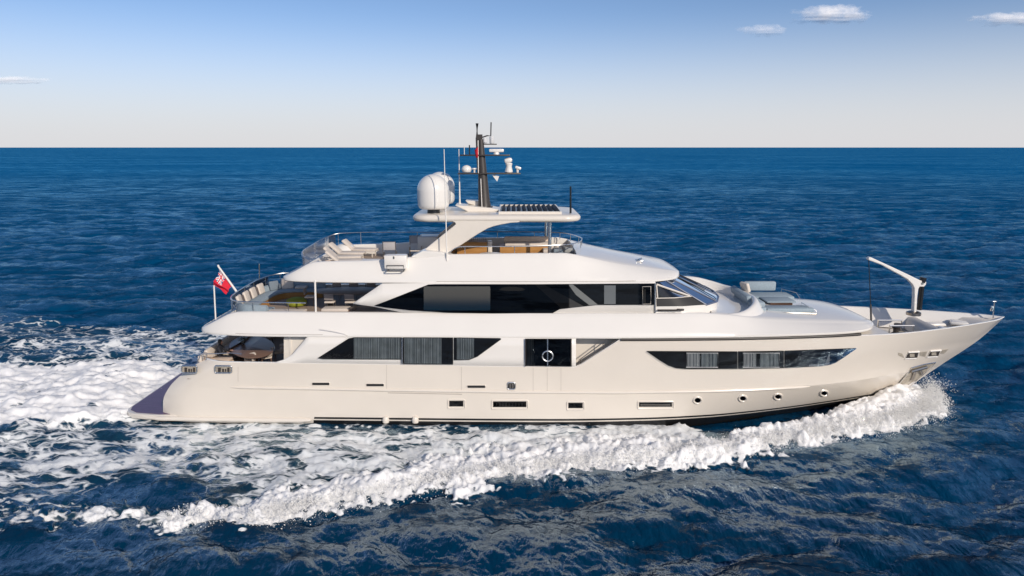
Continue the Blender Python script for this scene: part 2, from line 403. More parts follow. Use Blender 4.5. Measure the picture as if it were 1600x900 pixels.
def build_sea():
    az = np.concatenate([np.linspace(-180, -47, 60)[:-1], np.linspace(-47, 47, 1250), np.linspace(47, 180, 60)[1:]])
    dep = np.concatenate([[85, 75, 65, 55, 48, 43], np.linspace(40, 20.07, 290), np.linspace(20, 12.04, 165), np.linspace(12, 2.0, 350), np.geomspace(1.96, 0.02, 150)])
    r = CZ / np.tan(np.radians(dep))
    A, RR = np.meshgrid(np.radians(az), r, indexing='ij')
    x = RR * np.sin(A); y = CY + RR * np.cos(A)
    sp_r = np.gradient(r)[None, :] * np.ones_like(A); sp_a = RR * np.gradient(np.radians(az))[:, None]
    sp = np.maximum(np.abs(sp_r) * .75, sp_a)
    h0 = np.zeros_like(x); D = np.zeros_like(x); TH = np.zeros_like(x); calm = np.ones_like(x)
    m = (np.abs(x) < 75) & (np.abs(y) < 30)
    hh, cc, d, t = wake(x[m], y[m]); h0[m] = hh; D[m] = d; calm[m] = cc; TH[m] = t
    dx = np.zeros_like(x); dy = np.zeros_like(x); h = np.zeros_like(x)
    for (L, (H, X_, Y_), ch), lam in zip(OC, (9, 3.0, .55)):
        fade = np.clip(1.35 - sp / (lam * .42), 0, 1) * calm
        h += samp(H, x, y, L) * fade
        dx -= samp(X_, x, y, L) * fade * ch; dy -= samp(Y_, x, y, L) * fade * ch
    k = np.where(m, 1 - .75 * TH, 1)
    vx, vy, vz = x + dx * k, y + dy * k, h * k + h0
    ni, nj = x.shape
    co = np.stack([vx, vy, vz], -1).reshape(-1, 3)
    idx = np.arange(ni * nj).reshape(ni, nj)
    q = np.stack([idx[:-1, :-1], idx[1:, :-1], idx[1:, 1:], idx[:-1, 1:]], -1).reshape(-1, 4)[:, ::-1]
    me = bpy.data.meshes.new('sea')
    me.vertices.add(len(co)); me.vertices.foreach_set('co', co.ravel())
    me.loops.add(q.size); me.loops.foreach_set('vertex_index', q.ravel().astype(np.int32))
    me.polygons.add(len(q)); me.polygons.foreach_set('loop_start', np.arange(0, q.size, 4, dtype=np.int32))
    me.update(calc_edges=True)
    me.polygons.foreach_set('use_smooth', np.ones(len(q), bool))
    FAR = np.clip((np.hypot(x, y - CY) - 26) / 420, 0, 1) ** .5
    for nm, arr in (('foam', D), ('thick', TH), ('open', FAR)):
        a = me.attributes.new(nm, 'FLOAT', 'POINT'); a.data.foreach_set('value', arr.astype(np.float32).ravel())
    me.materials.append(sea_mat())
    o = bpy.data.objects.new('sea', me); COL.objects.link(o); o['kind'] = 'structure'
    o['label'] = 'deep blue choppy open sea with white foam wash around the yacht'
    return o
def sea_mat():
    m = bpy.data.materials.new('sea_water'); m.use_nodes = True; n = m.node_tree; N = n.nodes; L = n.links
    N.remove(N['Principled BSDF']); out = N['Material Output']
    tc = N.new('ShaderNodeTexCoord')
    def math_(op, a, b_=None, c=None, clamp=False):
        k = N.new('ShaderNodeMath'); k.operation = op; k.use_clamp = clamp
        for i, q in enumerate((a, b_, c)):
            if q is None: continue
            if isinstance(q, (int, float)): k.inputs[i].default_value = q
            else: L.new(q, k.inputs[i])
        return k.outputs[0]
    def noise(scale, detail=4, vec=None, dist=0.0, rough=.5, out_='Fac'):
        k = N.new('ShaderNodeTexNoise'); k.inputs['Scale'].default_value = scale; k.inputs['Detail'].default_value = detail
        k.inputs['Distortion'].default_value = dist; k.inputs['Roughness'].default_value = rough
        L.new(vec or tc.outputs['Object'], k.inputs['Vector']); return k.outputs[out_]
    at_ = N.new('ShaderNodeAttribute'); at_.attribute_name = 'foam'; D = at_.outputs['Fac']
    th_ = N.new('ShaderNodeAttribute'); th_.attribute_name = 'thick'; TH = th_.outputs['Fac']
    # flow-stretched, warped coordinates for the foam lace
    mp = N.new('ShaderNodeMapping'); mp.inputs['Scale'].default_value = (0.5, 1.0, 1.0); L.new(tc.outputs['Object'], mp.inputs[0])
    wv = N.new('ShaderNodeTexNoise'); wv.inputs['Scale'].default_value = .9; wv.inputs['Detail'].default_value = 4; L.new(mp.outputs[0], wv.inputs['Vector'])
    sc = N.new('ShaderNodeVectorMath'); sc.operation = 'MULTIPLY_ADD'; L.new(wv.outputs['Color'], sc.inputs[0]); sc.inputs[1].default_value = (1.7, 1.7, 0); L.new(mp.outputs[0], sc.inputs[2])
    def lace(scale, k=2.6):
        v = N.new('ShaderNodeTexVoronoi'); v.feature = 'DISTANCE_TO_EDGE'; v.voronoi_dimensions = '2D'; v.inputs['Scale'].default_value = scale
        L.new(sc.outputs[0], v.inputs['Vector'])
        return math_('SUBTRACT', 1.0, math_('MULTIPLY', v.outputs['Distance'], k, clamp=True))
    l1, l2 = lace(1.0), lace(3.1, 3.4)
    nz = noise(1.15, 8, sc.outputs[0], rough=.62); nf = noise(5.0, 9, sc.outputs[0], rough=.75); nb = noise(.33, 3, mp.outputs[0])
    p = math_('MULTIPLY', l1, .46); p = math_('MULTIPLY_ADD', l2, .28, p); p = math_('MULTIPLY_ADD', nz, .50, p)
    p = math_('MULTIPLY_ADD', nf, .46, p); p = math_('MULTIPLY_ADD', nb, .45, p)      # centre about 1.0
    v = math_('MULTIPLY_ADD', D, 1.55, math_('MULTIPLY', p, 1.0))
    mr = N.new('ShaderNodeMapRange'); mr.interpolation_type = 'SMOOTHSTEP'
    L.new(v, mr.inputs[0]); mr.inputs[1].default_value = 1.86; mr.inputs[2].default_value = 2.20
    gate = N.new('ShaderNodeMapRange'); L.new(D, gate.inputs[0]); gate.inputs[1].default_value = .05; gate.inputs[2].default_value = .22
    mask = math_('MULTIPLY', mr.outputs[0], gate.outputs[0], clamp=True)
    # water: body colour with sky reflection painted in by distance, milkier where air is mixed in
    cm = N.new('ShaderNodeMix'); cm.data_type = 'RGBA'
    cm.inputs[7].default_value = (0.016, 0.048, 0.058, 1)
    aer = N.new('ShaderNodeMapRange'); L.new(D, aer.inputs[0]); aer.inputs[1].default_value = .3; aer.inputs[2].default_value = 1.0
    L.new(aer.outputs[0], cm.inputs[0])
    op_ = N.new('ShaderNodeAttribute'); op_.attribute_name = 'open'; OP = op_.outputs['Fac']      # rises with distance from the camera
    co = N.new('ShaderNodeMix'); co.data_type = 'RGBA'; co.inputs[6].default_value = (0.0003, 0.027, 0.066, 1); co.inputs[7].default_value = (0.0003, 0.108, 0.290, 1)  # far colour brighter and bluer: reflected sky painted into the water body
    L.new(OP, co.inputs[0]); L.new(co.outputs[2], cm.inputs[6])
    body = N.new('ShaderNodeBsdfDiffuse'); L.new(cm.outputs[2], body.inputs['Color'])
    gl = N.new('ShaderNodeBsdfGlossy'); gt = N.new('ShaderNodeMix'); gt.data_type = 'RGBA'; gt.inputs[6].default_value = (.76, .90, 1, 1); gt.inputs[7].default_value = (.26, .80, 1, 1); L.new(OP, gt.inputs[0]); L.new(gt.outputs[2], gl.inputs[0])  # blue of the reflected sky put into the gloss colour, stronger far off
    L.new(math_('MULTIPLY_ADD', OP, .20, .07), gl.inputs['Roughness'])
    fr = N.new('ShaderNodeFresnel'); fr.inputs['IOR'].default_value = 1.333
    wmix = N.new('ShaderNodeMixShader')
    # gusts: patches and streaks of rougher water, at every size
    mpg = N.new('ShaderNodeMapping'); mpg.inputs['Scale'].default_value = (.10, .24, 1); mpg.inputs['Rotation'].default_value = (0, 0, R(4)); L.new(tc.outputs['Object'], mpg.inputs[0])
    gn = N.new('ShaderNodeTexNoise'); gn.inputs['Scale'].default_value = 1.0; gn.inputs['Detail'].default_value = 9; gn.inputs['Roughness'].default_value = .78; L.new(mpg.outputs[0], gn.inputs['Vector'])
    gm = N.new('ShaderNodeMapRange'); L.new(gn.outputs[0], gm.inputs[0]); gm.inputs[1].default_value = .45; gm.inputs[2].default_value = .62; gm.inputs[3].default_value = .10; gm.inputs[4].default_value = 2.1
    mph = N.new('ShaderNodeMapping'); mph.inputs['Scale'].default_value = (.006, .016, 1); L.new(tc.outputs['Object'], mph.inputs[0])
    gh = N.new('ShaderNodeTexNoise'); gh.inputs['Scale'].default_value = 1.0; gh.inputs['Detail'].default_value = 6; gh.inputs['Roughness'].default_value = .65; L.new(mph.outputs[0], gh.inputs['Vector'])
    gk = N.new('ShaderNodeMapRange'); L.new(gh.outputs[0], gk.inputs[0]); gk.inputs[1].default_value = .36; gk.inputs[2].default_value = .64; gk.inputs[3].default_value = .35; gk.inputs[4].default_value = 1.65
    lim = math_('MULTIPLY', math_('MULTIPLY', math_('MULTIPLY_ADD', OP, -.12, .33), gm.outputs[0]), gk.outputs[0])
    L.new(math_('MINIMUM', math_('MULTIPLY', fr.outputs[0], math_('MULTIPLY_ADD', OP, .25, .32)), lim), wmix.inputs[0]); L.new(body.outputs[0], wmix.inputs[1]); L.new(gl.outputs[0], wmix.inputs[2])
    # ripples
    mpr = N.new('ShaderNodeMapping'); mpr.inputs['Rotation'].default_value = (0, 0, WIND); mpr.inputs['Scale'].default_value = (1.0, .45, 1.0); L.new(tc.outputs['Object'], mpr.inputs[0])
    r1 = noise(.55, 6, mpr.outputs[0], .2, .6); r2 = noise(3.2, 5, mpr.outputs[0], .3, .6)
    bp1 = N.new('ShaderNodeBump'); bp1.inputs['Strength'].default_value = 1.0; bp1.inputs['Distance'].default_value = .34; L.new(r1, bp1.inputs['Height'])
    bp2 = N.new('ShaderNodeBump'); bp2.inputs['Strength'].default_value = 1.0; bp2.inputs['Distance'].default_value = .06; L.new(r2, bp2.inputs['Height']); L.new(bp1.outputs[0], bp2.inputs['Normal'])
    for q in (body, gl, fr): L.new(bp2.outputs[0], q.inputs['Normal'])
    # foam
    f = N.new('ShaderNodeBsdfPrincipled'); f.inputs['Roughness'].default_value = .8; f.inputs['Specular IOR Level'].default_value = .2; f.inputs['Subsurface Weight'].default_value = .75; f.inputs['Subsurface Radius'].default_value = (1, 1, 1); f.inputs['Subsurface Scale'].default_value = .16
    fc = N.new('ShaderNodeMix'); fc.data_type = 'RGBA'; fc.inputs[6].default_value = (.66, .71, .74, 1); fc.inputs[7].default_value = (.94, .94, .93, 1)
    L.new(math_('MULTIPLY_ADD', mask, .45, math_('MULTIPLY', TH, .55), clamp=True), fc.inputs[0]); L.new(fc.outputs[2], f.inputs['Base Color'])
    fb = N.new('ShaderNodeBump'); fb.inputs['Strength'].default_value = .9; fb.inputs['Distance'].default_value = .055
    hb_ = math_('MULTIPLY_ADD', nz, .25, math_('MULTIPLY', nf, .75)); hb_ = math_('MULTIPLY_ADD', mask, .4, hb_)
    L.new(hb_, fb.inputs['Height']); L.new(fb.outputs[0], f.inputs['Normal'])
    mx = N.new('ShaderNodeMixShader'); L.new(mask, mx.inputs[0]); L.new(wmix.outputs[0], mx.inputs[1]); L.new(f.outputs[0], mx.inputs[2])
    L.new(mx.outputs[0], out.inputs[0])
    return m
sea = build_sea()
# ================================================================ YACHT
Y = thing('motor_yacht', 'large white three deck motor yacht under way across the blue sea', 'yacht')
def part(mb, name, mats, parent=None, **k): return mb.build(name, mats, parent or Y, **k)
def hull_at(px, py, off=0.0):
    y = 4.0
    for _ in range(14):
        p = at(px, py, -y); y = .5 * y + .5 * hb(p.x, p.z)
    p = at(px, py, -y); p.y -= off; return p
def plane_at(Yp, off=0.0):
    return lambda px, py, o=0.0: at(px, py, Yp - off - o)
def strip(mb, top, bot, fn, off, cols=24, rows=2, mi=0, extra=()):
    """panel between two pixel polylines (functions of px) laid on a surface"""
    x0 = max(top[0][0], bot[0][0]); x1 = min(top[-1][0], bot[-1][0])
    xs = sorted(set([x0 + (x1 - x0) * i / cols for i in range(cols + 1)] + [p[0] for p in list(top) + list(bot) + [(e,) for e in extra] if x0 < p[0] < x1]))
    tx, ty = zip(*top); bx, by = zip(*bot)
    G = []
    for px in xs:
        a, b = np.interp(px, tx, ty), np.interp(px, bx, by)
        G.append([fn(px, lerp(b, a, j / rows), off) for j in range(rows + 1)])
    mb.grid(G, mi)
    return mb
def quad_px(mb, x0, x1, y0, y1, fn, off, thick=0.03, mi=0, cols=4):
    """a thin raised box lying on the surface"""
    G = []
    xs = np.linspace(x0, x1, cols + 1)
    fr = [[fn(x, y, off + thick) for y in (y1, y0)] for x in xs]
    bk = [[fn(x, y, off) for y in (y1, y0)] for x in xs]
    mb.grid(fr, mi)
    mb.grid([[bk[i][0] for i in range(cols+1)], [fr[i][0] for i in range(cols+1)]], mi)
    mb.grid([[fr[i][1] for i in range(cols+1)], [bk[i][1] for i in range(cols+1)]], mi)
    mb.grid([[bk[0][0], bk[0][1]], [fr[0][0], fr[0][1]]], mi, True)
    mb.grid([[fr[-1][0], fr[-1][1]], [bk[-1][0], bk[-1][1]]], mi, True)
    return mb
def frame_px(mb, poly, fn, off, r, n=6, mi=0):
    pts = [fn(px, py, off) for px, py in poly]
    return mb.tube(pts, r, n, mi, close=True)
def rrect(x0, x1, y0, y1, r, n=4):
    P = []
    for cx, cy, a0 in ((x1 - r, y0 + r, -90), (x1 - r, y1 - r, 0), (x0 + r, y1 - r, 90), (x0 + r, y0 + r, 180)):
        for k in range(n + 1):
            t = R(a0 + 90 * k / n); P.append((cx + r * math.cos(t), cy + r * math.sin(t)))
    return P
def ztop(X): return float(np.interp(X, [-14.2, -10, 2.92, 4.86, 12, 18, 24.95], [2.98, 2.96, 2.86, 4.18, 4.14, 4.06, 4.16]))
# ---- hull shell
def hull():
    mb = MB()
    zs = [-0.9, -0.45, 0.0, 0.195, 0.265, 0.36] + list(np.linspace(0.5, 1.66, 7)) + [1.7, 1.74] + list(np.linspace(1.95, 2.8, 5))
    nf = 7
    ts = np.concatenate([np.linspace(0, .04, 7)[:-1], np.linspace(.04, .44, 44)[:-1], np.linspace(.44, .56, 40)[:-1], np.linspace(.56, .95, 60)[:-1], np.linspace(.95, 1, 16)])
    G = []
    for t in ts:
        col = []
        for z in zs:
            xa, xb = tab(z, STERN), tab(z, STEM); X = xa + t * (xb - xa)
            col.append((X, -hb(X, z), z))
        for k in range(1, nf + 1):
            z = 3.0
            for _ in range(4):
                xa, xb = tab(min(z, 2.98), STERN), tab(z, STEM); X = xa + t * (xb - xa)
                z = lerp(2.8, ztop(X), k / nf)
            col.append((X, -hb(X, z), z))
        if t > .9999: col = [(p[0], 0.0, p[2]) for p in col]
        G.append(col)
    # rounded stern corner: pull the first columns inboard
    for i, t in enumerate(ts[:7]):
        q = 1 - t / .04
        G[i] = [(p[0], p[1] + .42 * q ** 2.2, p[2]) for p in G[i]]
    def mf(i, j):
        x = G[i][j][0]
        if j <= 2 and x > -9.3: return 1
        if j == 4 and x > -9.3: return 1
        if j <= 1: return 1
        return 0
    mb.grid(G, mf=mf); mb.mirror()
    h = part(mb, 'hull', [HULLW, BLACKP], weld=0.0005, normals=False, smooth=40)
    # sheer edge for later
    return h, [c[-1] for c in G], G
HULL, SHEER_, HG = hull()
# transom, closing the stern between the two hull edges
mb = MB(); rows = HG[0]
G = []
for p in rows:
    G.append([(p[0] + .55 * (1 - (k / 10) ** 2 if False else (1 - abs(k / 10)) ** .5) , p[1] * k / 10 if False else p[1] * (k / 10), p[2]) for k in range(10, -11, -1)])
mb.grid(G, flip=True); part(mb, 'transom', HULLW, HULL)
# bulwark cap (rail top) and inner bulwark all round
mb = MB()
sh = [p for p in SHEER_]
def low_in(p):
    z = max(p[2] - 1.15, 2.0) if p[0] < 5 else p[2] - .92
    x = min(p[0], 23.3)
    return (x, min(-hb(x, z) + .12, -.02), z)
def inner(p, d=.16): return (p[0], min(p[1] + d, 0.0), p[2])
cap = [[p, (p[0], p[1] + .02 if abs(p[1]) > .03 else p[1], p[2] + .025), (p[0], min(p[1] + .12, 0), p[2] + .025), inner(p), low_in(p)] for p in sh]
mb.grid(cap, flip=True); mb.mirror(); part(mb, 'bulwark', [WHITE], HULL, weld=.0005)
# rub rail along the knuckle
mb = MB(); pts = [hull_at(px, py, .012) for px, py in zip(np.linspace(360, 1265, 60), np.interp(np.linspace(360, 1265, 60), [360, 600, 800, 960, 1100, 1200, 1265], [605, 609.5, 612.5, 613.5, 611.5, 608, 604]))]
mb.tube(pts, [.012] + [.062] * 58 + [.012], 8); part(mb, 'rub_rail', HULLW, HULL)
# aft spray ridge low on the quarter, running into the swim platform
mb = MB(); pts = [Vector((x, -hb(x, .2) - .03, .2)) for x in np.linspace(-16.4, -9.3, 20)]
mb.tube([(-17.9, -3.25, .22)] + pts, [.06] + [.11] * 19 + [.06], 10); part(mb, 'spray_rail', HULLW, HULL)
# swim platform
mb = MB(); pl = [(-18.4, -2.6), (-18.25, -3.05), (-17.8, -3.4), (-16.6, -3.62), (-15.2, -3.6), (-15.2, 3.6), (-16.6, 3.62), (-17.8, 3.4), (-18.25, 3.05), (-18.4, 2.6)]
mb.slab(pl, .08, .33); SP_ = part(mb, 'swim_platform', HULLW, bevel=.06)
mb = MB(); mb.slab([(x * 1.0 + (.12 if x < -16.5 else 0), y * .955) for x, y in pl], .334, .345); part(mb, 'teak_decking', TEAKP, SP_)
mb = MB()
for k in range(6):       # transom steps, starboard and port
    pass
for s in (-1, 1):
    mb = MB(); mb.prism([(-16.35, .34)] + [q for k in range(6) for q in ((-16.35 + .28 * k, .34 + .4 * (k + 1)), (-16.07 + .28 * k, .34 + .4 * (k + 1)))] + [(-14.67, .34)], s * 2.0 - .55, s * 2.0 + .55)
    part(mb, 'transom_steps', HULLW, SP_, bevel=.03, normals=True)
# ---- hull fittings
def fitting(name, mats, fn): mb = MB(); fn(mb); return part(mb, name, mats, HULL)
for (x0, x1, y) in ((488, 514.5, 600), (572.5, 599.5, 601.8), (730.5, 758, 604.3)):
    mb = MB(); quad_px(mb, x0, x1, y - 2.1, y + 1.6, hull_at, .004, .012); o = part(mb, 'vent_slot', INTERIOR, HULL)
    mb = MB(); frame_px(mb, rrect(x0 - .6, x1 + .6, y - 2.6, y + 2.2, 1.2), hull_at, .006, .018); part(mb, 'rim', HULLW, o)
for (x0, x1, y0, y1) in ((702, 724, 626.2, 635), (770.5, 822.5, 627.2, 636), (888, 910.5, 629.3, 637.6), (998.5, 1050, 628.6, 635.4)):
    mb = MB(); quad_px(mb, x0, x1, y0, y1, hull_at, .004, .01, cols=6)
    o = part(mb, 'hull_window', INTERIOR, HULL)
    mb = MB(); strip(mb, [(x0 + 1, y0 + 1), (x1 - 1, y0 + 1)], [(x0 + 1, y1 - 1), (x1 - 1, y1 - 1)], hull_at, .02); part(mb, 'pane', GLASSDK, o)
    mb = MB(); frame_px(mb, rrect(x0 - 2, x1 + 2.5, y0 - 1.6, y1 + 3.0, 2), hull_at, .0, .04, 8); part(mb, 'frame', HULLW, o)
    if x1 - x0 > 40:
        mb = MB()
        if x0 < 900:
            for k in range(9): quad_px(mb, x0 + 4 + k * 5, x0 + 6.6 + k * 5, y0 + 2, y1 - 1.5, hull_at, .012, .006, cols=1)
        else: quad_px(mb, x0 + 2, x1 - 3, y0 + 3, y0 + 4.4, hull_at, .012, .02, cols=6)
        part(mb, 'louvre', DULLSTEEL, o)
for (px, py, rx, ry) in ((1090, 625.3, 5.2, 4.2), (1160.5, 622.3, 5, 3.9), (1215.5, 619.6, 5, 3.8), (1287.5, 614.2, 5, 3.6)):
    el = lambda k: [(px + rx * k * math.cos(t), py + ry * k * math.sin(t)) for t in np.linspace(0, 2 * math.pi, 20)[:-1]]
    mb = MB(); e = [hull_at(a, b, .006) for a, b in el(1)]; mb.add(e, [tuple(range(len(e)))[::-1]]); o = part(mb, 'porthole', INTERIOR, HULL)
    mb = MB(); e = [hull_at(a, b, .014) for a, b in el(.8)]; mb.add(e, [tuple(range(len(e)))[::-1]]); part(mb, 'pane', GLASSDK, o)
    mb = MB(); frame_px(mb, el(1.22), hull_at, .0, .05, 8); part(mb, 'frame', HULLW, o)
def mooring_port(x0, x1, y0, y1, inner_=True):
    mb = MB(); P = rrect(x0, x1, y0, y1, 2.4); e = [hull_at(a, b, .008) for a, b in P]; mb.add(e, [tuple(range(len(e)))[::-1]])
    o = part(mb, 'mooring_port', SATIN, HULL)
    mb = MB(); frame_px(mb, P, hull_at, .014, .04, 8); part(mb, 'frame', STEEL, o)
    mb = MB()
    for a in ((.2, .36), (.45, .55), (.62, .68), (.76, .88)):
        quad_px(mb, lerp(x0, x1, a[0]), lerp(x0, x1, a[1]), lerp(y0, y1, .25 if a[0] < .3 or a[0] > .7 else .42), lerp(y0, y1, .82), hull_at, .01, .03, cols=1)
    part(mb, 'bollard', [DARKMETAL], o)
    return o
mooring_port(336, 362, 571.5, 582.5); mooring_port(284, 308, 571.5, 582.5)
P = rrect(793, 805, 597.5, 608, 2.5)
mb = MB(); e = [hull_at(a, b, .006) for a, b in P]; mb.add(e, [tuple(range(len(e)))[::-1]]); o = part(mb, 'filler_port', INTERIOR, HULL)
mb = MB(); frame_px(mb, P, hull_at, .01, .035, 8); part(mb, 'frame', STEEL, o)
mb = MB(); quad_px(mb, 796, 798.6, 599.5, 606, hull_at, .01, .02); quad_px(mb, 800, 802.6, 599.5, 606, hull_at, .01, .02); part(mb, 'flap', DULLSTEEL, o)
# seams of bulwark gates
for px, y0, y1 in ((604, 570, 609), (721, 573, 612), (833, 575, 612.5), (855, 575, 613), (876.5, 575, 613), (372, 573, 596)):
    mb = MB(); quad_px(mb, px - .22, px + .22, y0, y1, hull_at, .001, .004, cols=1); part(mb, 'bulwark_gate_seam', SEAM, HULL)
mb = MB(); strip(mb, [(606, 613.2), (722, 615.4)], [(606, 614.4), (722, 616.6)], hull_at, .006); part(mb, 'shell_door_hinge', SEAM, HULL)
# exhaust / discharge fittings
for px in (603, 649):
    mb = MB(); c = hull_at(px, 655, .03); mb.lathe([(.02, -.16), (.15, -.14), (.17, 0), (.12, .12), (.03, .16)], c, 12); part(mb, 'discharge_fitting', HULLW, HULL)
# bow: hawse ports and the stainless anchor pocket
for q in (((1404, 551), (1409.5, 552.4), (1413, 559.5), (1403, 555)), ((1437, 550.5), (1448.5, 549.3), (1446, 557.5), (1437.5, 556)), ((1470.5, 547.5), (1482, 545.5), (1475, 553), (1469, 552))):
    mb = MB(); e = [hull_at(a, b, .006) for a, b in q]; mb.add(e, [(0, 3, 2, 1)]); part(mb, 'hawse_recess', SATIN, HULL)
for q in (((1419, 550.5), (1436, 549.7), (1431.5, 559.8), (1413.5, 560.6)), ((1453.5, 548.6), (1470, 547.4), (1464.5, 557), (1448, 558))):
    mb = MB(); e = [hull_at(a, b, .008) for a, b in q]; mb.add(e, [(0, 3, 2, 1)]); o = part(mb, 'hawse_port', DARKMETAL, HULL)
    mb = MB(); frame_px(mb, q, hull_at, .012, .04, 8); part(mb, 'frame', WHITE, o)
    mb = MB(); cx = sum(a for a, b in q) / 4; cy = sum(b for a, b in q) / 4
    quad_px(mb, cx - 4, cx + 3.4, cy - 2.6, cy + 2.2, hull_at, .014, .02, cols=1); part(mb, 'roller', SATIN, o)
AP = [(1461.5, 566.3), (1444, 569), (1424, 574.5), (1418.5, 583), (1413, 589), (1398.5, 608), (1416, 604), (1430, 596), (1447, 581)]
mb = MB(); e = [hull_at(a, b, .006) for a, b in AP]; mb.add(e, [tuple(range(len(e)))[::-1]]); AO = part(mb, 'anchor_pocket', SATIN, HULL)
mb = MB(); frame_px(mb, AP, hull_at, .008, .03, 6); part(mb, 'frame', STEEL, AO)
mb = MB()
for a, b, r in (((1422, 580), (1446, 573), .09), ((1430, 577), (1424, 592), .08), ((1437, 577), (1440, 585), .05)):
    mb.tube([hull_at(*a, .06), hull_at(*b, .06)], r, 8)
part(mb, 'anchor', DULLSTEEL, AO)
mb = MB(); strip(mb, [(1409, 596), (1420, 589), (1428, 590)], [(1409, 599), (1420, 598), (1428, 592)], hull_at, .02, cols=6); part(mb, 'splash_plate', WHITE, AO)
# ---- main deck house, flush with the hull side
mb = MB()
def side_wall(x0, x1, z0, z1, off, n=24):
    return [[(x, -(hb(x, z) - off), z) for z in np.linspace(z0, z1, 5)] for x in np.linspace(x0, x1, n)]
# aft wing with its swooping leading edge
WT = [(429, 567.2), (441, 564), (449, 560), (457, 554), (480, 527.5), (483, 526)]
def wall_at(px, py, off=0.0): return hull_at(px, py, off - .035)
strip(mb, [(429, 566.2), (441, 563), (449, 559), (457, 553), (481, 525), (900, 527)], [(429, 569.5), (560, 570.5), (700, 573), (900, 575)], wall_at, 0, cols=60, rows=3)
DH = part(mb, 'deckhouse', WHITE, smooth=50, solid=.05)
# sculpted frame below the aft saloon windows
mb = MB(); fr = [(497, 561.5), (493, 558.5), (545, 526.5)]
mb.tube([wall_at(a, b, .01) for a, b in ((545, 527), (520, 543), (496, 558.2), (495.5, 561), (499, 562.6), (628, 564.2))], .028, 8); part(mb, 'window_surround', WHITE, DH)
# reusable window builder
def window(name, top, bot, fn, parent, curtains=(), gl=GLASS, bezel=True, off=.04, extra=None):
    mb = MB(); strip(mb, top, bot, fn, off); o = part(mb, name, INTERIOR, parent)
    for (c0, c1, m_) in curtains:
        mb = MB(); tx, ty = zip(*top); bx, by = zip(*bot); n = max(6, int((c1 - c0) * 1.6)); G = []
        for i in range(n + 1):
            px = lerp(c0, c1, i / n); a = np.interp(px, tx, ty) + .8; b = np.interp(px, bx, by) - 1.2
            wv = .03 + .028 * math.sin(i * 1.5 + c0 + 1.6 * math.sin(i * .37 + c0))
            G.append([fn(px, lerp(b, a, j / 3), off + .004 + wv) for j in range(4)])
        mb.grid(G); part(mb, 'curtain', m_, o)
    mb = MB(); strip(mb, top, bot, fn, off + .075); part(mb, 'pane', gl, o)
    return o
W1t, W1b = [(497, 559), (545, 528.5), (553, 527), (628, 527)], [(497, 559.6), (505, 561), (628, 561.5)]
window('saloon_window', W1t, W1b, wall_at, DH, ((553, 626, CURTAIN),))
window('saloon_window', [(630, 527), (708, 527.3)], [(630, 568.6), (708, 569.3)], wall_at, DH, ((632, 690, CURTAIN),))
window('saloon_window', [(709, 527.3), (781, 528.2), (783, 529)], [(709, 562.5), (733, 562), (746, 557), (783, 530)], wall_at, DH, ((714, 741, CURTAIN),))
mb = MB(); quad_px(mb, 627.8, 629.6, 526.6, 568, wall_at, .03, .10, cols=1); part(mb, 'window_mullion', STEEL, DH)
# forward hull windows: one dark band with three cabin windows in it
BT, BB = [(1010, 548.2), (1150, 548.8), (1225, 547.8), (1337, 543.6)], [(1010, 548.8), (1030, 562.5), (1044, 571), (1056, 575), (1070, 576.2), (1152, 576), (1225, 574.6), (1282, 571.6), (1296, 569.4), (1306, 565.5), (1337, 544.2)]
for a, b, cs in ((1010, 1152, ((1073, 1093, SHEER), (1095, 1120, CURTAIN))), (1153, 1224.5, ((1161, 1181, SHEER), (1187, 1216, CURTAIN))), (1225.5, 1337, ())):
    tx, ty = zip(*BT); bx, by = zip(*BB)
    T_ = [(a, float(np.interp(a, tx, ty)))] + [p for p in BT if a < p[0] < b] + [(b, float(np.interp(b, tx, ty)))]
    B_ = [(a, float(np.interp(a, bx, by)))] + [p for p in BB if a < p[0] < b] + [(b, float(np.interp(b, bx, by)))]
    o = window('cabin_window', T_, B_, hull_at, HULL, (), GLASS, off=.008)
    for c0, c1, m_ in cs:
        mb = MB(); n = 16; G = []
        for i in range(n + 1):
            px = lerp(c0, c1, i / n); G.append([hull_at(px, lerp(572.5, 551.5, j / 3), .045 + .028 * math.sin(i * 1.6 + math.sin(i * .6))) for j in range(4)])
        mb.grid(G); part(mb, 'curtain', m_, o)
    if cs:
        mb = MB(); frame_px(mb, [(cs[0][0] - 1, 551), (cs[-1][1] + 1, 551), (cs[-1][1] + 1, 573), (cs[0][0] - 1, 573)], hull_at, .07, .02); part(mb, 'inner_frame', SHEER, o)
    else:
        mb = MB(); strip(mb, [(1264, 569.5), (1289, 568.2), (1296, 550)], [(1264, 572), (1290, 570.5), (1296.2, 568)], hull_at, .02, cols=10); part(mb, 'inner_frame', SHEER, o)
mb = MB(); mb.tube([hull_at(a, b, .04) for a, b in ((500, 513.5), (520, 517), (538, 521.5), (543, 524), (540, 527))], .014, 6); part(mb, 'wing_seam', WHITE, DH)
# entrance doors
do = window('entrance_door', [(820.5, 529), (893, 529.3)], [(820.5, 571), (893, 572)], wall_at, DH, ((823, 834, CURTAIN),), GLASSDK)
mb = MB(); quad_px(mb, 854.6, 856.4, 529.2, 571.4, wall_at, .10, .03, cols=1); part(mb, 'door_stile', STEEL, do)
mb = MB(); c = wall_at(855.5, 555, .17)
mb.tube([(c.x + .235 * math.cos(t), c.y, c.z + .235 * math.sin(t)) for t in np.linspace(0, 2 * math.pi, 29)[:-1]], .028, 8, close=True); part(mb, 'handle', STEEL, do)
for a, b in ((820.5, 822.2), (891.4, 893)):
    mb = MB(); quad_px(mb, a, b, 529, 571.5, wall_at, .05, .08, cols=1); part(mb, 'door_jamb', GASKET, do)
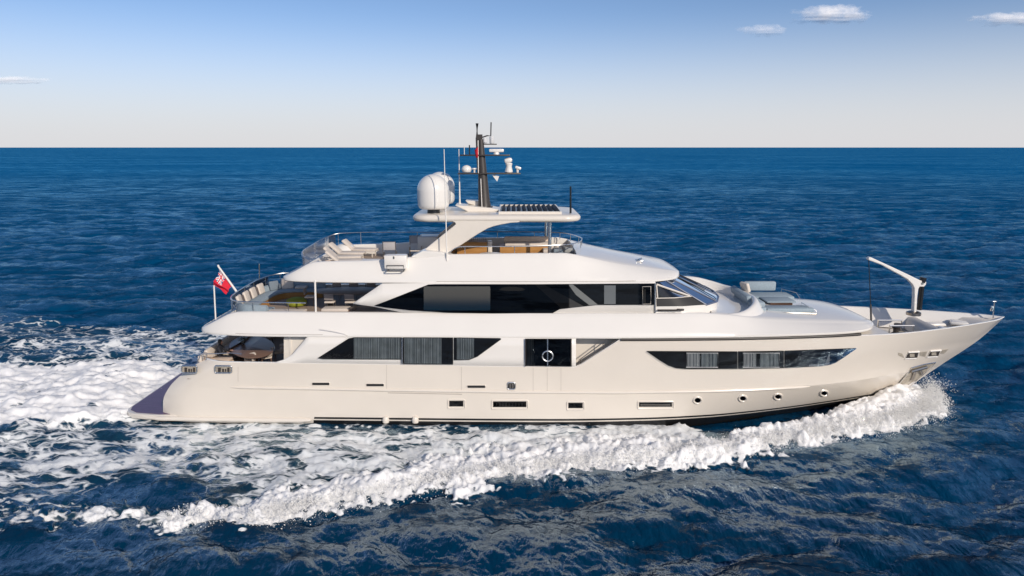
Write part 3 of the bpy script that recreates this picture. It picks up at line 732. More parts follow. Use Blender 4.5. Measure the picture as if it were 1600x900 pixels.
# recess with the stair beside the doors: the flush wall stops at X 2.9, a wall set inboard carries on
mb = MB(); mb.grid([[(x, -3.35, z) for z in (2.0, 3.2, 4.25)] for x in (2.3, 4.0, 5.6)]); mb.grid([[(x, y, 2.05) for y in (-4.05, -3.3)] for x in (2.3, 5.6)]); mb.grid([[(5.55, y, z) for z in (2.0, 4.25)] for y in (-3.35, -4.1)])
part(mb, 'side_recess', CREAM, DH)
mb = MB(); n = 10
mb.grid([[(x, -(hb(x, 3) - .02 - k * .36), float(np.interp(x, [2.95, 4.86], [2.83, 4.16])) - .02) for k in (0, 1)] for x in np.linspace(2.95, 4.86, n)], flip=True)
part(mb, 'stair_bulwark', CREAM, DH, smooth=60)
mb = MB(); mb.tube([at(904, 566, -3.85), at(905, 562.5, -3.85), at(942, 535, -3.85), at(947, 530.5, -3.85)], .022, 8); mb.tube([at(942, 535, -3.85), at(942, 545, -3.85)], .02, 6); mb.tube([at(907, 562, -3.85), at(907.5, 568, -3.85)], .02, 6)
part(mb, 'stair_handrail', DULLSTEEL, DH)
# black gasket line between hull and upper deck
mb = MB(); xs = np.linspace(4.85, 16.0, 40)
mb.tube([(x, -hb(x, 4.17) - .012, 4.165) for x in xs], .065, 8); part(mb, 'sheer_gasket', GASKET, HULL)
# cockpit deck, bulkhead and transom coaming
mb = MB(); mb.grid([[(x, -hb(x, 2.2) + .1, 2.1), (x, hb(x, 2.2) - .1, 2.1)] for x in (-15.0, -13, -11, -9)], flip=True); part(mb, 'cockpit_deck', TEAK)
mb = MB(); mb.box(-10.2, -10.1, -3.5, 3.7, 2.1, 4.25); BK = part(mb, 'aft_bulkhead', CREAM)
mb = MB(); mb.box(-10.215, -10.204, -3.0, 3.2, 2.12, 4.15); part(mb, 'saloon_door', TABLEWOOD, BK)
mb = MB()
for k in range(7): mb.box(-10.24, -10.216, -3.0 + k * 1.0, -2.92 + k * 1.0, 2.12, 4.15)
part(mb, 'door_frame', TABLEWOOD, BK)
mb = MB(); mb.grid([[at(443.5, py, -3.45), at(480, py, -3.5)] for py in (566, 527)], flip=False); part(mb, 'wing_inner_wall', CREAM, DH)
# ---- upper deck (fascia band, aft deck well, fore coachroof)
WU = [(-14.6, 0.02), (-14.595, 1.4), (-14.55, 2.3), (-14.42, 2.9), (-14.2, 3.22), (-13.7, 3.48), (-13, 3.66), (-11.5, 3.86), (-7, 4.0), (0, 4.14), (5, 4.23), (8.5, 4.15), (11.5, 3.97), (13.5, 3.74), (15, 3.48), (16, 3.18), (16.7, 2.75), (17.2, 2.1), (17.5, 1.2), (17.6, 0.02)]
ZU = [(-14.6, 4.30), (-14.1, 4.52), (-13.5, 4.82), (-12.9, 5.10), (-12.4, 5.19), (-11, 5.2), (-4, 5.2), (2, 5.2), (8.4, 5.2), (9.7, 5.1), (11.5, 4.84), (13.5, 4.68), (15, 4.58), (16.3, 4.5), (17.2, 4.38), (17.6, 4.26)]
AU = [(-14.6, .0), (-14.2, .1), (-13.4, .34), (-12.6, .5), (-11, .55), (8, .6), (9.7, .7), (12, .9), (15, .85), (16.5, .5), (17.6, .0)]
ZC = [(9.0, 5.12), (10, 5.08), (12, 4.92), (13.5, 4.82), (15, 4.74), (16.3, 4.62), (17.2, 4.45), (17.6, 4.26)]
def upper():
    mb = MB(); G = []
    xs = np.concatenate([[-14.6, -14.599, -14.595, -14.58, -14.55, -14.5, -14.42, -14.32, -14.2, -14.05], np.linspace(-13.8, -12.9, 7), np.linspace(-12.6, -6.0, 12), np.linspace(-5.9, 9.2, 24), np.linspace(9.3, 16, 24), [16.25, 16.5, 16.7, 16.95, 17.2, 17.35, 17.5, 17.57, 17.6]])
    for x in xs:
        w_ = tab(x, WU); z1 = tab(x, ZU); a = min(tab(x, AU), w_ * .6)
        rm = min(1, w_ / 1.2)
        zl = 4.2
        s = [(max(w_ - .35, 0), zl), (max(w_ - .07, w_ * .85), zl), (max(w_ - .015, w_ * .97), zl + .015), (w_, zl + .05 * rm), (w_ - .005, zl + .12 * rm)]
        for t in (.2, .4, .6, .8):
            e = 1 - (1 - t) ** 1.0
            s.append((w_ - .005 - a * (.90 * t + .10 * t * t), lerp(zl + .12 * rm, z1, t)))
        s += [(w_ - a * .99, z1 - .02), (max(w_ - a - .05, 0), z1 + .012)]
        if x < 9.25:
            wi = max(w_ - a - .2, 0)
            zd = 4.72 if x > -12.95 else z1
            s += [(wi, z1 + .012), (max(wi - .03, 0), zd if x < -12.95 else z1 - .02), (max(wi - .04, 0), min(zd, z1)), (0, min(zd, z1))]
        else:
            zc = tab(x, ZC); wi = max(w_ - a - .05, 0)
            for k in (.86, .6, .3, 0): s.append((wi * k, lerp(z1 + .012, max(zc, z1 + .012), 1 - k ** 2.2)))
        G.append([(x, -y, z) for y, z in s])
    mb.grid(G)
    # underside
    mb.grid([[(g[0][0], 0, 4.2), g[0]] for g in G])
    mb.mirror()
    return part(mb, 'upper_deck', [WHITE], weld=.0008, smooth=38)
UD = upper()
mb = MB(); mb.grid([[(x, -(tab(x, WU) - tab(x, AU) - .26), 4.735), (x, tab(x, WU) - tab(x, AU) - .26, 4.735)] for x in (-12.6, -11.5, -10.5, -5)], flip=True); part(mb, 'aft_deck_teak', TEAK, UD)
mb = MB(); mb.tube([Vector((x, -tab(x, WU) - .004, 4.33)) for x in np.linspace(-12.5, -8.5, 12)], .008, 6); part(mb, 'styling_line', SEAM, UD)
# ---- bridge deck house
HS = plane_at(-3.42)
mb = MB()
strip(mb, [(552, 473.6), (597, 443), (669, 442), (1024, 440)], [(552, 474.6), (585, 479), (640, 490.5), (700, 493), (875, 494), (960, 492), (1024, 490)], HS, 0, cols=40, rows=2)
HO = part(mb, 'bridge_house', WHITE, smooth=50, solid=.06)
# its front quarter and port side (solid volume behind the glazing)
mb = MB()
base = [(6.5, -3.42), (7.8, -3.36), (8.9, -3.05), (9.6, -2.35), (9.98, -1.25), (10.1, 0)]
topc = [(6.42, -3.36), (6.7, -3.2), (7.1, -2.8), (7.42, -2.15), (7.65, -1.1), (7.72, 0)]
base = base + [(x, -y) for x, y in base[-2::-1]] + [(-4.5, 3.42)]; topc = topc + [(x, -y) for x, y in topc[-2::-1]] + [(-4.5, 3.3)]
mb.grid([[(b[0], b[1], 5.0), (b[0], b[1], 5.5)] for b in base]); mb.grid([[(-4.5, y, z) for z in (4.7, 6.6)] for y in (3.42, -3.38)])
part(mb, 'front_wall', WHITE, HO, smooth=30)
mb = MB(); mb.box(-4.4, 5.6, -3.2, 3.2, 4.7, 6.5); mb.slab([(5.6, -3.1), (7.6, -3.0), (9.5, -2.0), (9.9, 0), (9.5, 2.0), (7.6, 3.0), (5.6, 3.1)], 4.7, 5.45); part(mb, 'interior_core', INTERIOR, HO)
def ws_pt(s, t, o=0.0):
    i = s * (len(base) - 2); k = min(int(i), len(base) - 3); f = i - k
    b = Vector((lerp(base[k][0], base[k+1][0], f), lerp(base[k][1], base[k+1][1], f), 5.5)); a = Vector((lerp(topc[k][0], topc[k+1][0], f), lerp(topc[k][1], topc[k+1][1], f), 6.56))
    p = b.lerp(a, t); q = Vector((p.x - 4, p.y, 0)).normalized(); return p + q * o
mb = MB(); mb.grid([[ws_pt(s, t) for t in (0, .5, 1)] for s in np.linspace(.2, .8, 25)]); part(mb, 'windshield', WSGLASS, HO, smooth=60)
mb = MB()
for s in (.2, .30, .43, .57, .70, .8): mb.tube([ws_pt(s, 0, .01), ws_pt(s, 1, .01)], .035, 6)
mb.tube([ws_pt(s, 0, .01) for s in np.linspace(.2, .8, 25)], .05, 6); part(mb, 'windshield_frame', mat('blue_grey_trim', (.09, .12, .2), .25), HO)
mb = MB()
for s0, s1 in ((.47, .55), (.33, .41), (.60, .68)):
    mb.tube([ws_pt(s0, .05, .05), ws_pt(s0 + .01, .12, .10), ws_pt(s1, .9, .09)], .02, 6); mb.tube([ws_pt(s1 - .015, .3, .06), ws_pt(s1 - .0, .98, .06)], .022, 6)
part(mb, 'windshield_wiper', BLACKP, HO)
# quarter side (glass + dark panel) between the side plane and the windshield corner
mb = MB(); mb.grid([[ws_pt(s, t, -.02) for t in (0, .34, .37)] for s in np.linspace(0, .2, 7)]); part(mb, 'quarter_panel', INTERIOR, HO, smooth=60)
mb = MB(); mb.grid([[ws_pt(s, t, -.02) for t in (.37, .7, 1)] for s in np.linspace(0, .2, 7)]); part(mb, 'quarter_window', GLASS, HO, smooth=60)
mb = MB(); mb.tube([ws_pt(s, .355) for s in np.linspace(.0, .2, 7)], .022, 6); mb.tube([ws_pt(.0, .0, .03), ws_pt(.0, 1, .03)], .03, 6)
mb.tube([ws_pt(.012, .36, .01), ws_pt(.03, .95, .01)], .03, 6); mb.tube([ws_pt(.03, .95, .01), ws_pt(.19, .38, .01)], .045, 6)
part(mb, 'quarter_window_frame', CREAM, HO)
# side windows
Ht, Hb_ = [(585, 477.4), (600, 471.8), (669, 444.6), (680, 444), (840, 444), (1022, 442.7)], [(585, 478), (600, 480.4), (640, 485), (700, 488.6), (771, 490), (861, 490.6), (875, 483), (900, 480.2), (933, 476.6), (1022, 476.4)]
def cut(T, a, b):
    xs, ys = zip(*T); return [(a, float(np.interp(a, xs, ys)))] + [p for p in T if a < p[0] < b] + [(b, float(np.interp(b, xs, ys)))]
for a, b in ((585, 657), (657, 769.5), (769.5, 889.6)):
    o = window('lounge_window', cut(Ht, a, b), cut(Hb_, a, b), HS, HO, (), GLASSDK, off=.035)
    if a == 657:
        mb = MB(); e = [HS(p, q, .116 + .12 * (q - 447) / 38) for p, q in rrect(662, 766, 447.5, 485, 2)]; mb.add(e, [tuple(range(len(e)))[::-1]]); part(mb, 'drop_pane', glass('grey_glass', (.30, .30, .30), boost=.10, gloss=(.85, .84, .80), rough=.06), o)
o = window('wheelhouse_window', cut(Ht, 889.6, 999.4), cut(Hb_, 889.6, 999.4), HS, HO, (), GLASS, off=.035)
mb = MB(); quad_px(mb, 944, 962, 446, 475, HS, .042, .01); part(mb, 'far_window_glow', SHEER, o); 
mb = MB()
mb.add([HS(p, q, .06) for p, q in ((888, 444.5), (895, 444.5), (934, 476), (921, 477), (900, 461))], [(0, 4, 3, 2, 1)])
part(mb, 'raked_pillar', WHITE, HO)
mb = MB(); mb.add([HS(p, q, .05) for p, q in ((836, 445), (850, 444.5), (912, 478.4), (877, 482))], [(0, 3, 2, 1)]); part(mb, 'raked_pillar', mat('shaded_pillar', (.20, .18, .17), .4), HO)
o = window('side_door', [(999.4, 443), (1022.6, 442.7)], [(999.4, 476.4), (1022.6, 476.4)], HS, HO, (), GLASSDK, off=.04)
mb = MB(); frame_px(mb, [(1004, 448), (1017, 447.6), (1017, 475), (1004, 475.2)], HS, .125, .02); quad_px(mb, 1004, 1009, 452, 473, HS, .05, .01); part(mb, 'frame', CREAM, o)
mb = MB(); quad_px(mb, 1023.2, 1024.6, 442.4, 489, HS, .06, .04, cols=1); part(mb, 'awning_pole', STEEL, HO)
mb = MB(); quad_px(mb, 1028, 1059, 483.4, 486.2, HS, .0, .12, cols=3); mb.rbox(at(1063, 484, -3.5), (.35, .1, .1), .04); part(mb, 'side_step', GASKET, HO)
# port hand bridge wall round the foredeck walk
mb = MB()
PB = [(8.8, 3.25, 5.68), (9.8, 2.95, 5.66), (10.7, 2.6, 5.5), (11.3, 2.1, 5.36), (11.65, 1.3, 5.34), (11.8, .2, 5.36), (11.75, -.8, 5.4), (11.55, -1.55, 5.34), (11.25, -2.1, 5.26), (10.9, -2.5, 5.17), (10.4, -2.85, 5.10), (9.6, -3.1, 5.08)]
xs_ = np.linspace(0, len(PB) - 1, 60); tb = [[(i, p[k]) for i, p in enumerate(PB)] for k in range(3)]
G = []
for q in xs_:
    p = Vector([tab(q, tb[k]) for k in range(3)]); d = (Vector((tab(min(q + .05, 11), tb[0]), tab(min(q + .05, 11), tb[1]), 0)) - Vector((tab(max(q - .05, 0), tb[0]), tab(max(q - .05, 0), tb[1]), 0))).normalized()
    nrm = Vector((-d.y, d.x, 0))          # outboard
    if nrm.x < 0 and p.x > 11: nrm = -nrm
    G.append([(p - nrm * .0).to_tuple()[:2] + (4.7,), p - nrm * 0 + Vector((0, 0, -.06)), p + nrm * .05, p + nrm * .16 + Vector((0, 0, .01)), p + nrm * .26 + Vector((0, 0, -.08)), (p + nrm * .45).to_tuple()[:2] + (lerp(4.7, p.z, .45),), (p + nrm * .75).to_tuple()[:2] + (4.62,)])
mb.grid(G); part(mb, 'walkway_coaming', WHITE, UD, smooth=60)
# ---- sundeck (roof of the bridge deck with its coaming and brow)
WS = [(-10.75, .02), (-10.745, 1.3), (-10.7, 2.1), (-10.58, 2.55), (-10.3, 2.85), (-9.6, 3.08), (-6.4, 3.34), (0, 3.45), (4, 3.42), (5.6, 3.3), (6.6, 3.05), (7.2, 2.75), (7.6, 2.38), (7.88, 1.85), (8.05, 1.1), (8.1, .02)]
ZS = [(-10.75, 6.65), (-10.3, 6.85), (-9.8, 7.10), (-9.3, 7.36), (-8.9, 7.45), (-6.5, 7.52), (-4.6, 7.68), (-2.9, 7.8), (2.4, 7.86), (3.4, 7.66), (5, 7.30), (6.4, 7.08), (7.2, 6.95), (7.8, 6.84), (8.1, 6.72)]
ASd = [(-10.75, 0), (-10.3, .08), (-9.2, .3), (-6.5, .42), (-3, .5), (2.4, .55), (3.6, .7), (5, .85), (6.6, .8), (7.4, .55), (8.1, 0)]
ZCS = [(3.0, 7.80), (4.2, 7.66), (5.4, 7.42), (6.4, 7.22), (7.2, 7.02), (7.8, 6.86), (8.1, 6.72)]
ZD = 6.98
def sundeck():
    mb = MB(); G = []
    xs = np.concatenate([[-10.75, -10.749, -10.745, -10.73, -10.7, -10.65, -10.58, -10.46, -10.3], np.linspace(-10.1, -9, 7), np.linspace(-8.6, 2.95, 24), np.linspace(3.0, 6.6, 16), [6.85, 7.05, 7.2, 7.4, 7.6, 7.75, 7.88, 7.98, 8.05, 8.085, 8.1]])
    for x in xs:
        w_ = tab(x, WS); z1 = tab(x, ZS); a = min(tab(x, ASd), w_ * .6); zl = 6.54; rm = min(1, w_ / 1.2)
        s = [(max(w_ - .3, 0), zl), (max(w_ - .08, w_ * .8), zl), (w_, zl + .05 * rm), (w_ + .0, zl + .12 * rm)]
        for t in (.25, .5, .75): s.append((w_ - a * (.72 * t + .28 * t * t), lerp(zl + .12 * rm, z1, t)))
        s += [(w_ - a * .985, z1 - .025), (max(w_ - a - .05, 0), z1)]
        wi = max(w_ - a - .05, 0)
        if x < 2.97:
            wj = max(wi - .1, 0); zd = ZD if x > -9.4 else z1
            s += [(wj, z1), (max(wj - .03, 0), z1 - .03 if x > -9.4 else z1), (max(wj - .04, 0), zd), (0, zd)]
        else:
            zc = max(tab(x, ZCS), z1)
            for k in (.86, .6, .3, 0): s.append((wi * k, lerp(z1, zc, 1 - k ** 2.0)))
        G.append([(x, -y, z) for y, z in s])
    mb.grid(G); mb.grid([[(g[0][0], 0, 6.54), g[0]] for g in G]); mb.mirror()
    return part(mb, 'sundeck', WHITE, weld=.0008, smooth=38)
SD = sundeck()
mb = MB(); mb.grid([[(x, -(tab(x, WS) - tab(x, ASd) - .2), ZD + .012), (x, tab(x, WS) - tab(x, ASd) - .2, ZD + .012)] for x in (-9.2, -8, -4, 2.8)], flip=True); part(mb, 'sundeck_teak', TEAK, SD)
mb = MB(); mb.tube([(x, -(tab(x, WS) + .004), 6.665) for x in np.linspace(-3.4, 5.6, 24)], .011, 6); part(mb, 'styling_line', SEAM, SD)
# recessed styling panel on the brow
mb = MB(); mb.tube([(6.0, -1.4, 7.18), (6.0, -1.4, 7.34), (6.25, -1.0, 7.34), (6.25, -1.0, 7.12)], .025, 6)
mb.rbox((6.1, -1.2, 7.26), (.3, .5, .07), .03); part(mb, 'searchlight_bracket', STEEL, SD)
# ---- hardtop with raked arch legs
mb = MB()
def hardtop():
    mb = MB()
    out = rrect(-4.62, 3.2, -2.45, 2.45, .8, 8)
    def ring(ins, z): return [(x - math.copysign(min(ins, .6), x + .7) , y - math.copysign(ins, y), z) for x, y in out]
    L = [ring(.22, 9.20), ring(.06, 9.24), ring(0, 9.32), ring(.0, 9.42), ring(.06, 9.50), ring(.2, 9.54), ring(.8, 9.56)]
    n = len(out)
    for k in range(len(L) - 1):
        mb.add(L[k] + L[k+1], [(i, (i+1) % n, n + (i+1) % n, n + i) for i in range(n)])
    mb.add(L[0], [tuple(range(n))[::-1]]); mb.add(L[-1], [tuple(range(n))])
    return part(mb, 'hardtop', CREAM, weld=.0005, smooth=50)
HT = hardtop()
leg = [(662, 391), (690, 368.5), (708, 354), (712, 350.5), (711, 348), (704, 345), (704, 343), (815, 343), (811, 347.5), (798, 348.3), (783, 351), (771, 353.8), (762, 357), (747, 365.5), (722, 382), (698.5, 396.5), (690, 396), (675, 393.5)]
for sgn in (-1, 1):
    mb = MB(); pl = [at(a, b, -2.42) for a, b in leg]; mb.prism([(p.x, p.z) for p in pl], sgn * 2.42, sgn * 2.10)
    part(mb, 'arch_leg', CREAM, HT, bevel=.04, smooth=30, normals=True)
    mb = MB(); pl = [at(a, b, -2.5) for a, b in ((660, 391.5), (697, 396.2), (697, 398.5), (662, 393.5))]; mb.prism([(p.x, p.z) for p in pl], sgn * 2.5, sgn * 2.2); mb_ = part(mb, 'arch_foot_gasket', GASKET, HT)
    mb = MB(); mb.prism([(-4.2, 7.6), (-2.6, 7.6), (-3.0, 7.87), (-4.02, 7.98), (-4.6, 7.7)], sgn * 2.95, sgn * 2.0); part(mb, 'arch_foot', WHITE, HT, bevel=.03)
# louvred sunroof
mb = MB(); mb.box(-.55, 2.2, -1.9, 1.9, 9.555, 9.60); LV = part(mb, 'louvre_roof', BLACKP, HT)
mb = MB()
for k in range(11): mb.rbox((-.42 + k * .25, 0, 9.66), (.20, 3.7, .018), .008, rot=(0, R(-38), 0))
part(mb, 'louvre_slat', [mat('matt_black_slat', (.03, .03, .032), .65)], LV)
mb = MB()
for s in (-1, 1): mb.box(-.62, 2.28, s * 1.98 - .05, s * 1.98 + .05, 9.553, 9.67)
for x in (-.62, 2.24): mb.box(x, x + .06, -1.92, 1.92, 9.553, 9.66)
part(mb, 'frame', CREAM, LV)
# mast fairing
mb = MB(); mb.prism([(-2.75, 9.86), (-2.2, 9.82), (-1.0, 9.72), (-.55, 9.62), (-.9, 9.53), (-2.1, 9.53)], -.75, .75); mb.prism([(-2.15, 9.85), (-2.3, 10.02), (-1.5, 9.98), (-1.5, 9.7)], .1, .9); part(mb, 'mast_fairing', CREAM, HT, bevel=.04, normals=True)
# pillars forward
for y in (-1.75, 1.75):
    mb = MB(); mb.tube([(1.75, y, 6.9), (1.78, y, 9.25)], .085, 14); part(mb, 'hardtop_pillar', STEEL, HT)
# satellite domes
for (dx, dy) in ((-3.68, -1.45), (-3.68, 1.75)):
    mb = MB(); pr = [(.28, 0), (.62, .02), (.70, .1), (.735, .22), (.745, .5), (.745, .85)] + [(.745 * math.cos(t), .85 + .76 * math.sin(t)) for t in np.linspace(.12, 1.5, 12)] + [(.01, 1.61)]
    mb.lathe(pr, (dx, dy, 9.74), 40); d_ = part(mb, 'satellite_dome', WHITE, HT, smooth=60)
    mb = MB(); mb.lathe([(.3, -.2), (.28, .02)], (dx, dy, 9.74), 20); part(mb, 'dome_base', BLACKP, d_)
# mast
mb = MB()
mb.tube([(-1.34, 0, 9.66), (-1.36, 0, 9.95), (-1.43, 0, 11.35), (-1.48, 0, 12.3), (-1.5, 0, 12.95)], [.33, .29, .22, .17, .13], 18)
mb.tube([(-1.62, 0, 11.3), (-1.68, 0, 13.0), (-1.67, 0, 13.7)], .07, 8); mb.box(-1.72, -1.42, -.1, .1, 12.92, 13.18)
mb.box(-1.75, -.95, -.45, .45, 9.62, 9.74)
MA = part(mb, 'radar_mast', DARKMETAL, HT, smooth=40)
def arm(x0, x1, z, y0=-.3, y1=.3): mb = MB(); mb.rbox(((x0 + x1) / 2, 0, z), (x1 - x0, y1 - y0, .07), .03); return part(mb, 'mast_spreader', DARKMETAL, MA)
arm(-2.62, .42, 11.33); arm(-2.5, -.1, 12.2); 
mb = MB(); mb.rbox((-1.1, 0, 12.72), (.75, .12, .05), .02); mb.tube([(-1.5, 0, 13.02), (-1.2, 0, 13.12), (-1.02, 0, 13.12), (-1.0, 0, 13.75)], .03, 8); part(mb, 'light_bracket', DARKMETAL, MA)
mb = MB(); mb.lathe([(.09, 0), (.11, .05), (.11, .3), (.07, .36)], (-.97, 0, 12.75), 12); mb.lathe([(.06, 0), (.1, .04), (.1, .2), (.06, .26)], (-1.3, 0, 12.76), 12); part(mb, 'navigation_light', SHEER, MA)
mb = MB(); mb.rbox((-.75, -.05, 12.42), (.72, .2, .17), .06); mb.lathe([(.14, 0), (.12, .1)], (-.75, -.05, 12.24), 12); part(mb, 'radar_scanner', WHITE, MA)
mb = MB(); mb.lathe([(.1, 0), (.2, .02)] + [(.24 * math.cos(t), .15 + .2 * math.sin(t)) for t in np.linspace(-.4, 1.5, 9)], (-2.2, 0, 11.38), 18); mb.lathe([(.05, 0), (.05, .14), (.12, .16), (.1, .22)], (-1.82, 0, 11.37), 10); part(mb, 'satellite_receiver', WHITE, MA)
mb = MB(); mb.lathe([(.16, 0), (.19, .04), (.14, .3), (.17, .42), (.15, .46)], (-.15, 0, 11.37), 14); mb.rbox((-.18, -.02, 11.95), (.4, .3, .26), .12, rot=(0, R(-12), 0)); mb.rbox((.3, 0, 11.6), (.3, .22, .14), .05, rot=(0, R(18), 0)); mb.lathe([(.05, 0), (.07, .18)], (.27, 0, 11.37), 8); part(mb, 'thermal_camera', WHITE, MA)
mb = MB(); mb.add([(-.95, -.15, 11.25), (-.62, -.15, 11.2), (-.72, -.15, 10.95), (-.95, .15, 11.25), (-.62, .15, 11.2), (-.72, .15, 10.95)], [(0, 1, 2), (5, 4, 3), (0, 3, 4, 1), (1, 4, 5, 2), (2, 5, 3, 0)]); mb.tube([(-.85, 0, 11.3), (-.85, 0, 11.2)], .04, 6); part(mb, 'ship_horn', WHITE, MA)
mb = MB(); mb.tube([(-1.62, -.25, 11.34), (-1.62, -.25, 12.9)], .022, 6); mb.tube([(-2.3, 0, 12.22), (-2.3, 0, 12.65)], .02, 6, 0); mb.tube([(-1.45, -.38, 9.6), (-1.5, -.38, 11.1)], .022, 6); part(mb, 'whip_aerial', WHITE, MA)
mb = MB(); mb.tube([(-2.05, 0, 12.22), (-2.05, 0, 12.68)], .03, 6); part(mb, 'stub_aerial', BLACKP, MA)
mb = MB(); mb.add([(-1.78, -.3, 12.45), (-1.62, -.3, 12.6), (-1.62, -.34, 12.1), (-1.74, -.26, 12.08)], [(0, 1, 2, 3)]); tag(mb.build('courtesy_flag', mat('flag_red', (.55, .012, .03), .7), None, solid=.006), 'small red courtesy flag hanging by the black radar mast', 'flag')
# tall aerials
for (p0, p1, r0) in ((at(698.5, 408, -3.05), at(693.8, 233, -3.05), .03), (at(718.6, 321, .4), at(717, 233, .4), .035)):
    mb = MB(); mb.tube([p0, p0.lerp(p1, .12), p1], [r0 * 1.5, r0, r0 * .55], 8); part(mb, 'whip_antenna', WHITE, HT)
mb = MB(); p0, p1 = at(891.5, 333, -1.6), at(891.5, 291, -1.6); mb.tube([p0, p1], [.05, .04], 8); part(mb, 'black_antenna', BLACKP, HT)
for px, py0, py1, yy in ((405, 440, 412, 3.0),):
    mb = MB(); mb.tube([at(px + .6, py0, yy), at(px, py1, yy)], .03, 6); part(mb, 'stern_aerial', DULLSTEEL, UD)
# ---- rails
def rail(name, pts, posts, r=.022, parent=None, m=STEEL, pr=.018, drop=None):
    mb = MB(); mb.tube(pts, r, 8)
    for a, b in posts: mb.tube([a, b], pr, 6)
    return part(mb, name, m, parent or SD)
def smooth_line(P, n=40):
    q = np.linspace(0, len(P) - 1, n); T = [[(i, p[k]) for i, p in enumerate(P)] for k in range(3)]
    return [Vector([tab(a, T[k]) for k in range(3)]) for a in q]
# sundeck aft rail: port side and stern with glass screen
pts = smooth_line([(-9.3, -2.65, 7.5), (-9.75, -2.2, 7.66), (-10.0, -.9, 7.76), (-10.0, 1.0, 7.82), (-9.75, 2.2, 7.95), (-9.2, 2.68, 8.08), (-8, 2.8, 8.12), (-5, 2.75, 8.14), (-3.4, 2.7, 8.14)])
rail('stern_rail', pts, [(p, (p.x, p.y, min(7.3, tab(p.x, ZS)))) for p in pts[4::5]])
mb = MB(); mb.grid([[(p.x, p.y, p.z - .03), (p.x, p.y, min(7.3, tab(p.x, ZS) + .05))] for p in pts[:24]], flip=True); part(mb, 'glass_windbreak', glass('smoky_glass', (.55, .53, .53), boost=.22, rough=.2), SD)
# forward sundeck rail running round the sun pad
pts = smooth_line([(-2.9, -2.72, 7.86), (-2.3, -2.75, 8.14), (0, -2.72, 8.15), (2.2, -2.45, 8.17), (2.9, -1.9, 8.17), (3.35, -.8, 8.17), (3.45, 0, 8.17), (3.3, .9, 8.17), (2.85, 2.0, 8.17), (2.2, 2.45, 8.17), (0, 2.65, 8.17), (-1.7, 2.7, 8.17)], 60)
rail('sundeck_rail', pts, [(p, (p.x * .995, p.y, 7.82)) for p in pts[6::5]], r=.026)
# upper deck aft rail
pts = smooth_line([(-9.4, -3.2, 5.62), (-11.5, -3.1, 5.62), (-12.6, -2.88, 5.62), (-13.15, -2.4, 5.64), (-13.36, -1.4, 5.68), (-13.4, 0, 5.72), (-13.36, 1.3, 5.76), (-13.05, 2.4, 5.82), (-12.3, 3.0, 5.88), (-10.5, 3.25, 5.9)], 50)
rail('upper_deck_rail', pts, [(p, (p.x, p.y, min(5.15, tab(p.x, ZU)))) for p in pts[2::5]], r=.03, parent=UD)
mb = MB(); mb.grid([[(p.x, p.y, p.z - .04), (p.x, p.y, min(5.18, tab(p.x, ZU) + .06))] for p in pts[18:]], flip=True); part(mb, 'glass_screen', GLASSCL, UD)
for px, ya in ((493.3, -3.15),):
    mb = MB(); mb.tube([at(493.5, 487, ya), at(492.2, 438, ya)], .045, 10); part(mb, 'deck_support_pole', WHITE, UD)
mb = MB()
for px in (504, 525, 547, 552, 572): mb.tube([at(px, 463, 2.9), at(px - .5, 441, 2.9)], .035, 6)
part(mb, 'port_stanchion', DULLSTEEL, UD)
# ---- foredeck
FD = thing('dummy', None, None); bpy.data.objects.remove(FD)
mb = MB(); mb.grid([[(x, -hb(x, 4) + .1, 4.03), (x, hb(x, 4) - .1, 4.03)] for x in (15.0, 16.0, 17.0, 17.7)], flip=True)
mb.grid([[(17.7, -hb(17.7, z) + .1, z), (17.7, hb(17.7, z) - .1, z)] for z in (4.03, 3.6, 3.1)], flip=True)
mb.grid([[(x, -hb(x, 3.1) + .08, 3.12), (x, hb(x, 3.1) - .08, 3.12)] for x in (17.7, 18.4, 19, 19.6, 20.2, 20.8, 21.4)], flip=True)
FD = part(mb, 'foredeck', CREAM, smooth=0)
# raised bow platform with moulded recess
mb = MB()
prof = [(20.75, 3.12), (20.85, 3.5), (21.0, 3.72), (21.25, 3.78), (21.35, 3.62), (21.6, 3.45), (22.6, 3.5), (22.9, 3.7), (23.3, 3.92), (23.9, 3.97), (24.55, 4.04)]
mb.grid([[(x, y * (max(hb(x, z) - .14, .02)), z + (.05 * abs(y) ** 3)) for y in (-1, -.75, -.4, 0, .4, .75, 1)] for x, z in prof], flip=True); part(mb, 'bow_platform', CREAM, FD, smooth=50)
mb = MB()
mb.rbox((21.15, -1.2, 3.86), (.28, .7, .16), .06); mb.rbox((22.9, .4, 3.78), (.8, .7, .18), .08, rot=(0, 0, R(-25))); mb.rbox((21.9, .7, 3.62), (.9, .5, .14), .06)
mb.rbox((22.0, -.6, 3.6), (1.1, .5, .12), .05)
part(mb, 'bow_locker', WHITE, FD)
# windlass
mb = MB()
mb.box(19.0, 20.1, -.5, .5, 3.13, 3.2); mb.lathe([(.2, 0), (.2, .18), (.13, .24), (.13, .42), (.2, .48), (.2, .54)], (19.35, -.25, 3.2), 16); mb.lathe([(.2, 0), (.2, .18), (.13, .24), (.13, .42), (.2, .48), (.2, .54)], (19.75, .3, 3.2), 16)
mb.rbox((19.6, -.1, 3.35), (.5, .3, .3), .05); part(mb, 'windlass', [DARKMETAL], FD)
mb = MB(); mb.tube([(18.85, -.55, 3.12), (18.85, -.55, 3.85), (20.05, -.55, 3.85), (20.05, -.55, 3.12)], .05, 6); mb.tube([(18.85, .55, 3.12), (18.85, .55, 3.85), (20.05, .55, 3.85), (20.05, .55, 3.12)], .05, 6); part(mb, 'windlass_guard', STEEL, FD)
mb = MB(); mb.rbox((20.25, -1.2, 3.3), (.3, .5, .3), .05); mb.box(18.1, 18.7, -1.4, 1.8, 3.125, 3.25); part(mb, 'deck_hatch', GREYDK, FD)
